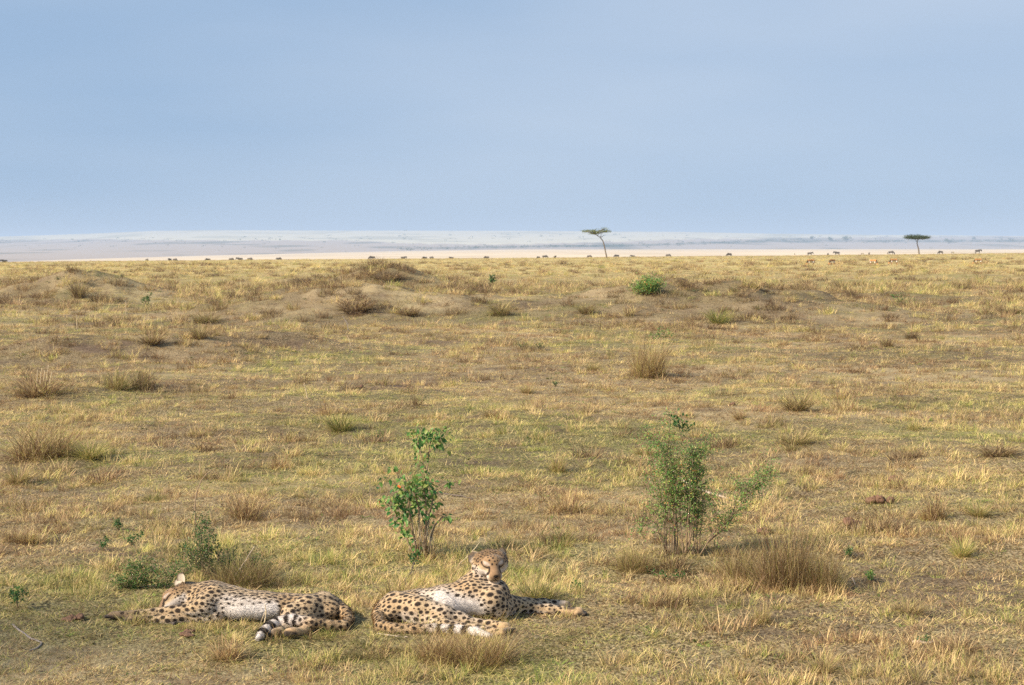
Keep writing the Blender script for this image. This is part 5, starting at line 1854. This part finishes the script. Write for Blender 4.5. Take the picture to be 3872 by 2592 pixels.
def hill_scrub():
    """the distant scrub that reads as one mass along the foot of the hills"""
    r = np.random.default_rng(88)
    lf = MB()
    for k in range(520):
        px = r.uniform(1500, 3900)
        py = np.interp(px, [1500, 1900, 2400, 2900, 3400, 3872], [944, 935, 929, 912, 913, 912]) + r.normal(0, 3.2)
        if r.random() < .35:
            px = r.uniform(0, 3900); py = np.interp(px, [0, 2000, 3900], [905, 885, 898]) + abs(r.normal(0, 22))
        p = np.array(hill_at(px, py))
        m = p[1] / FPX
        s = m * r.uniform(1.6, 4.2)
        for j in range(5):
            c = p + r.normal(0, 1, 3) * [s * 1.3, s, s * .1] + [0, 0, s * .4]
            for q in range(5):
                small_leaf(lf, c + r.normal(0, s * .3, 3), r.normal(0, 1, 3), s * .8, s * .6, .6, r)
    o = obj('scrub', lf.mesh('scrub', smooth=False), M_FARTREE)
    o['tone'] = .7; o['lum'] = 1.0
    o['kind'] = 'stuff'


hill_scrub()

# ------------------------------------------------------------------ grazing animals far off
M_HIDE = vcol_mat('animal_hide', .9)


def animal_mesh(name, pr, vox, k, paint):
    V, Q = grow(pr, vox, k)
    N = vnormals(V, Q)
    return mesh_from(name, V, [Q], {'coat': paint(V, N)})


def wildebeest_mesh(up):
    pr = [ell((0, 0, 1.0), np.array([.62, .24, .31])), ell((-.45, 0, 1.12), np.array([.30, .2, .31])), ell((.52, 0, 1.02), np.array([.28, .22, .27]))]
    if up:
        pr += chain([np.array(q) for q in [(-.6, 0, 1.15), (-.9, 0, 1.22), (-1.02, 0, 1.18)]], [.21, .16, .13], 'body')
        hd = np.array([-1.02, 0, 1.22]); ms = np.array([-1.22, 0, .86])
    else:
        pr += chain([np.array(q) for q in [(-.62, 0, 1.08), (-.88, 0, .80), (-1.0, 0, .60)]], [.21, .16, .13], 'body')
        hd = np.array([-1.0, 0, .62]); ms = np.array([-1.2, 0, .22])
    pr += chain([hd, ms], [.12, .085], 'head')
    for s in (-1, 1):
        pr += chain([hd + [.02, s * .07, .1], hd + [.0, s * .28, .05], hd + [-.03, s * .33, .2]], [.05, .04, .02], 'toe')
        pr += chain([hd + [.06, s * .1, .03], hd + [.1, s * .22, -.02]], [.04, .02], 'toe')
        pr += chain([np.array([-.46, s * .13, .85]), np.array([-.47, s * .13, .45]), np.array([-.46, s * .13, .02])], [.11, .055, .045], 'leg')
        pr += chain([np.array([.56, s * .13, .9]), np.array([.50, s * .13, .62]), np.array([.64, s * .13, .42]), np.array([.60, s * .13, .02])], [.15, .09, .055, .045], 'leg')
    pr += chain([np.array([.78, 0, 1.12]), np.array([.88, 0, .85]), np.array([.88, 0, .42])], [.045, .03, .05], 'toe')
    pr += [ell(hd + [-.02, 0, -.18], np.array([.07, .04, .16]), 'toe')]

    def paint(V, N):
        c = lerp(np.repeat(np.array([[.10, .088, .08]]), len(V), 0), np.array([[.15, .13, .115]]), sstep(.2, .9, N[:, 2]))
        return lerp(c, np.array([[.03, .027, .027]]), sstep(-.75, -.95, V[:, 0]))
    return animal_mesh('wildebeest', pr, .026, .10, paint)


def gazelle_mesh(pale=False):
    pr = [ell((0, 0, .53), np.array([.33, .105, .125])), ell((-.22, 0, .53), np.array([.16, .105, .14])), ell((.24, 0, .545), np.array([.15, .11, .13]))]
    pr += chain([np.array(q) for q in [(-.32, 0, .58), (-.44, 0, .42), (-.53, 0, .24)]], [.085, .058, .048], 'body')
    pr += chain([np.array((-.53, 0, .25)), np.array((-.64, 0, .06))], [.05, .026], 'head')
    for s in (-1, 1):
        pr += chain([np.array((-.50, s * .02, .29)), np.array((-.43, s * .035, .40)), np.array((-.41, s * .03, .5))], [.014, .012, .007], 'toe')
        pr += chain([np.array((-.50, s * .04, .27)), np.array((-.44, s * .12, .28))], [.022, .012], 'toe')
        pr += chain([np.array((-.25, s * .055, .47)), np.array((-.26, s * .055, .26)), np.array((-.25, s * .055, .01))], [.05, .022, .016], 'leg')
        pr += chain([np.array((.27, s * .06, .5)), np.array((.24, s * .06, .36)), np.array((.31, s * .06, .25)), np.array((.29, s * .06, .01))], [.09, .045, .024, .016], 'leg')
    pr += chain([np.array((.38, 0, .6)), np.array((.43, 0, .5)), np.array((.43, 0, .42))], [.02, .016, .012], 'toe')

    def paint(V, N):
        tan = np.array([[.40, .20, .075]]) if not pale else np.array([[.62, .52, .40]])
        c = np.repeat(tan, len(V), 0)
        white = np.array([[.72, .68, .62]])
        side = (np.abs(V[:, 0]) < .30) & (V[:, 2] > .3)
        c = lerp(c, white, sstep(.475, .455, V[:, 2]) * ((V[:, 0] > -.36)))
        if not pale:
            c = lerp(c, tan * 1.2, sstep(.36, .26, V[:, 2]))
            c = lerp(c, np.array([[.03, .022, .018]]), np.exp(-((V[:, 2] - .495) / .022) ** 2) * (np.abs(V[:, 0]) < .24))
        c = lerp(c, white, (V[:, 0] > .31) * (V[:, 2] > .38) * .9)
        c = lerp(c, np.array([[.05, .035, .03]]), (V[:, 0] > .39) * (V[:, 2] < .56) * (V[:, 2] > .38) * (np.abs(V[:, 1]) < .03))
        c = lerp(c, np.array([[.06, .045, .035]]), ((V[:, 0] < -.39) & (V[:, 2] > .33)) * 1.0)
        c = lerp(c, np.array([[.16, .10, .06]]), (V[:, 0] < -.60) * (V[:, 2] < .16))
        return c
    return animal_mesh('gazelle', pr, .0115, .04, paint)


def place(name, me, px, py, D, h, rz, label, cat, group, seed):
    """stands on the ground in the direction of photo column px, D metres away"""
    d = ray(px, 960)
    x, y = d[0] * D, D
    o = obj(name, me, M_HIDE, loc=(x, y, float(height(x, y)) - .02))
    o.rotation_euler = (0, 0, rz)
    o.scale = (h, h, h)
    return tag(o, label, cat, group)


WB = [wildebeest_mesh(False), wildebeest_mesh(True)]
HERD = [
    (16, 978, 300, 1, .6, 1.15, 'wildebeest at the left edge of the skyline'),
    (31, 982, 520, 0, .2, .8, 'tiny wildebeest just right of the one at the left edge'),
    (555, 985, 330, 0, 2.2, 1, 'lone wildebeest left of the first close pair on the left skyline'),
    (643, 984, 350, 1, 1.3, 1, 'narrow wildebeest seen end on, left one of the first close pair'),
    (661, 984, 330, 0, 2.6, 1, 'wildebeest, right one of the first close pair on the left skyline'),
    (786, 981, 380, 0, .3, .95, 'wildebeest alone between the close pair and the group of three'),
    (874, 982, 340, 0, 2.8, 1, 'wildebeest, left one of the group of three on the left skyline'),
    (907, 983, 330, 1, .1, 1.05, 'wildebeest, middle one of the group of three, broadside'),
    (944, 983, 330, 0, 2.9, 1, 'wildebeest, right one of the group of three on the left skyline'),
    (1053, 980, 350, 0, 3.3, 1, 'wildebeest alone right of the group of three'),
    (1407, 978, 340, 0, .2, 1.15, 'biggest looking wildebeest left of centre, head down in the grass'),
    (1525, 976, 390, 1, 2.9, .95, 'wildebeest next right of the biggest looking one'),
    (1606, 977, 410, 0, .4, .95, 'wildebeest, left one of the centre pair'),
    (1631, 977, 400, 0, 2.4, .95, 'wildebeest, right one of the centre pair'),
    (1708, 976, 430, 1, .5, .9, 'small wildebeest right of the centre pair'),
    (1840, 973, 410, 0, .1, .95, 'wildebeest halfway between the centre pair and the leaning tree'),
    (2036, 972, 450, 0, .7, .9, 'wildebeest, leftmost of the three before the leaning tree'),
    (2060, 971, 400, 0, 3.1, 1, 'wildebeest, middle one of the three before the leaning tree'),
    (2098, 971, 430, 1, 1.9, .95, 'wildebeest, rightmost of the three before the leaning tree'),
    (2228, 970, 420, 0, 2.6, .95, 'wildebeest just left of the trunk of the leaning tree'),
    (2332, 970, 410, 0, .2, .95, 'wildebeest just right of the trunk of the leaning tree'),
    (2393, 969, 450, 1, .3, .9, 'second wildebeest right of the trunk of the leaning tree'),
    (2526, 966, 420, 0, 2.9, .95, 'wildebeest alone well right of the leaning tree'),
    (2758, 966, 410, 0, .3, 1, 'wildebeest midway between the two acacias'),
    (3062, 961, 420, 1, 2.7, 1, 'wildebeest facing right with raised head, above the leftmost gazelle'),
    (3131, 961, 470, 0, 1.2, .85, 'small wildebeest left of the broadside one above the gazelles'),
    (3165, 961, 430, 1, .1, 1.1, 'broadside wildebeest above the second gazelle from left'),
    (3286, 958, 470, 1, 1.5, .85, 'tiny upright looking wildebeest above the third gazelle'),
    (3369, 956, 420, 0, 2.8, 1.05, 'wildebeest with pale legs left of the flat topped acacia'),
    (3557, 956, 440, 0, .2, 1, 'wildebeest just right of the flat topped acacia'),
    (3697, 953, 400, 1, 3.2, 1.05, 'wildebeest in full view on the right skyline above the rightmost gazelle'),
]
for px, py, D, k, rz, s, lab in HERD:
    D = max(D, 400 if px < 1500 else 390)
    place('wildebeest', WB[k], px, py, D, s * .78, rz, lab, 'wildebeest', 'wildebeest grazing along the skyline', 0)
GZ = gazelle_mesh(); GP = gazelle_mesh(True)
for px, D, rz, s, lab in [(3067, 160, .45, 1.02, 'tan gazelle with head down, leftmost of the four grazing in the tall grass'), (3148, 159, .75, 1.0, 'tan gazelle, second from left of the four grazing in the tall grass'),
                          (3302, 160, 2.3, 1.0, 'tan gazelle, third from left of the four grazing in the tall grass'), (3381, 162, .25, 1.02, 'tan gazelle, rightmost of the four, with its white flank showing'),
                          (3700, 164, .15, 1.0, 'tan gazelle grazing in short grass near the right edge, legs in full view')]:
    place('gazelle', GZ, px, 0, D, s, rz, lab, 'gazelle', 'tan gazelles grazing at right', 0)
for px, D, rz, lab in [(3004, 380, 1.4, 'distant whitish gazelle left of the wildebeest with raised head'), (3262, 430, .5, 'distant whitish gazelle above the third tan gazelle'),
                       (3356, 410, 1.2, 'distant whitish gazelle touching the wildebeest left of the flat topped acacia'), (3603, 400, .6, 'distant whitish gazelle right of the flat topped acacia')]:
    place('gazelle', GP, px, 0, D, 1.1, rz, lab, 'gazelle', 'whitish gazelles far off on the skyline', 0)
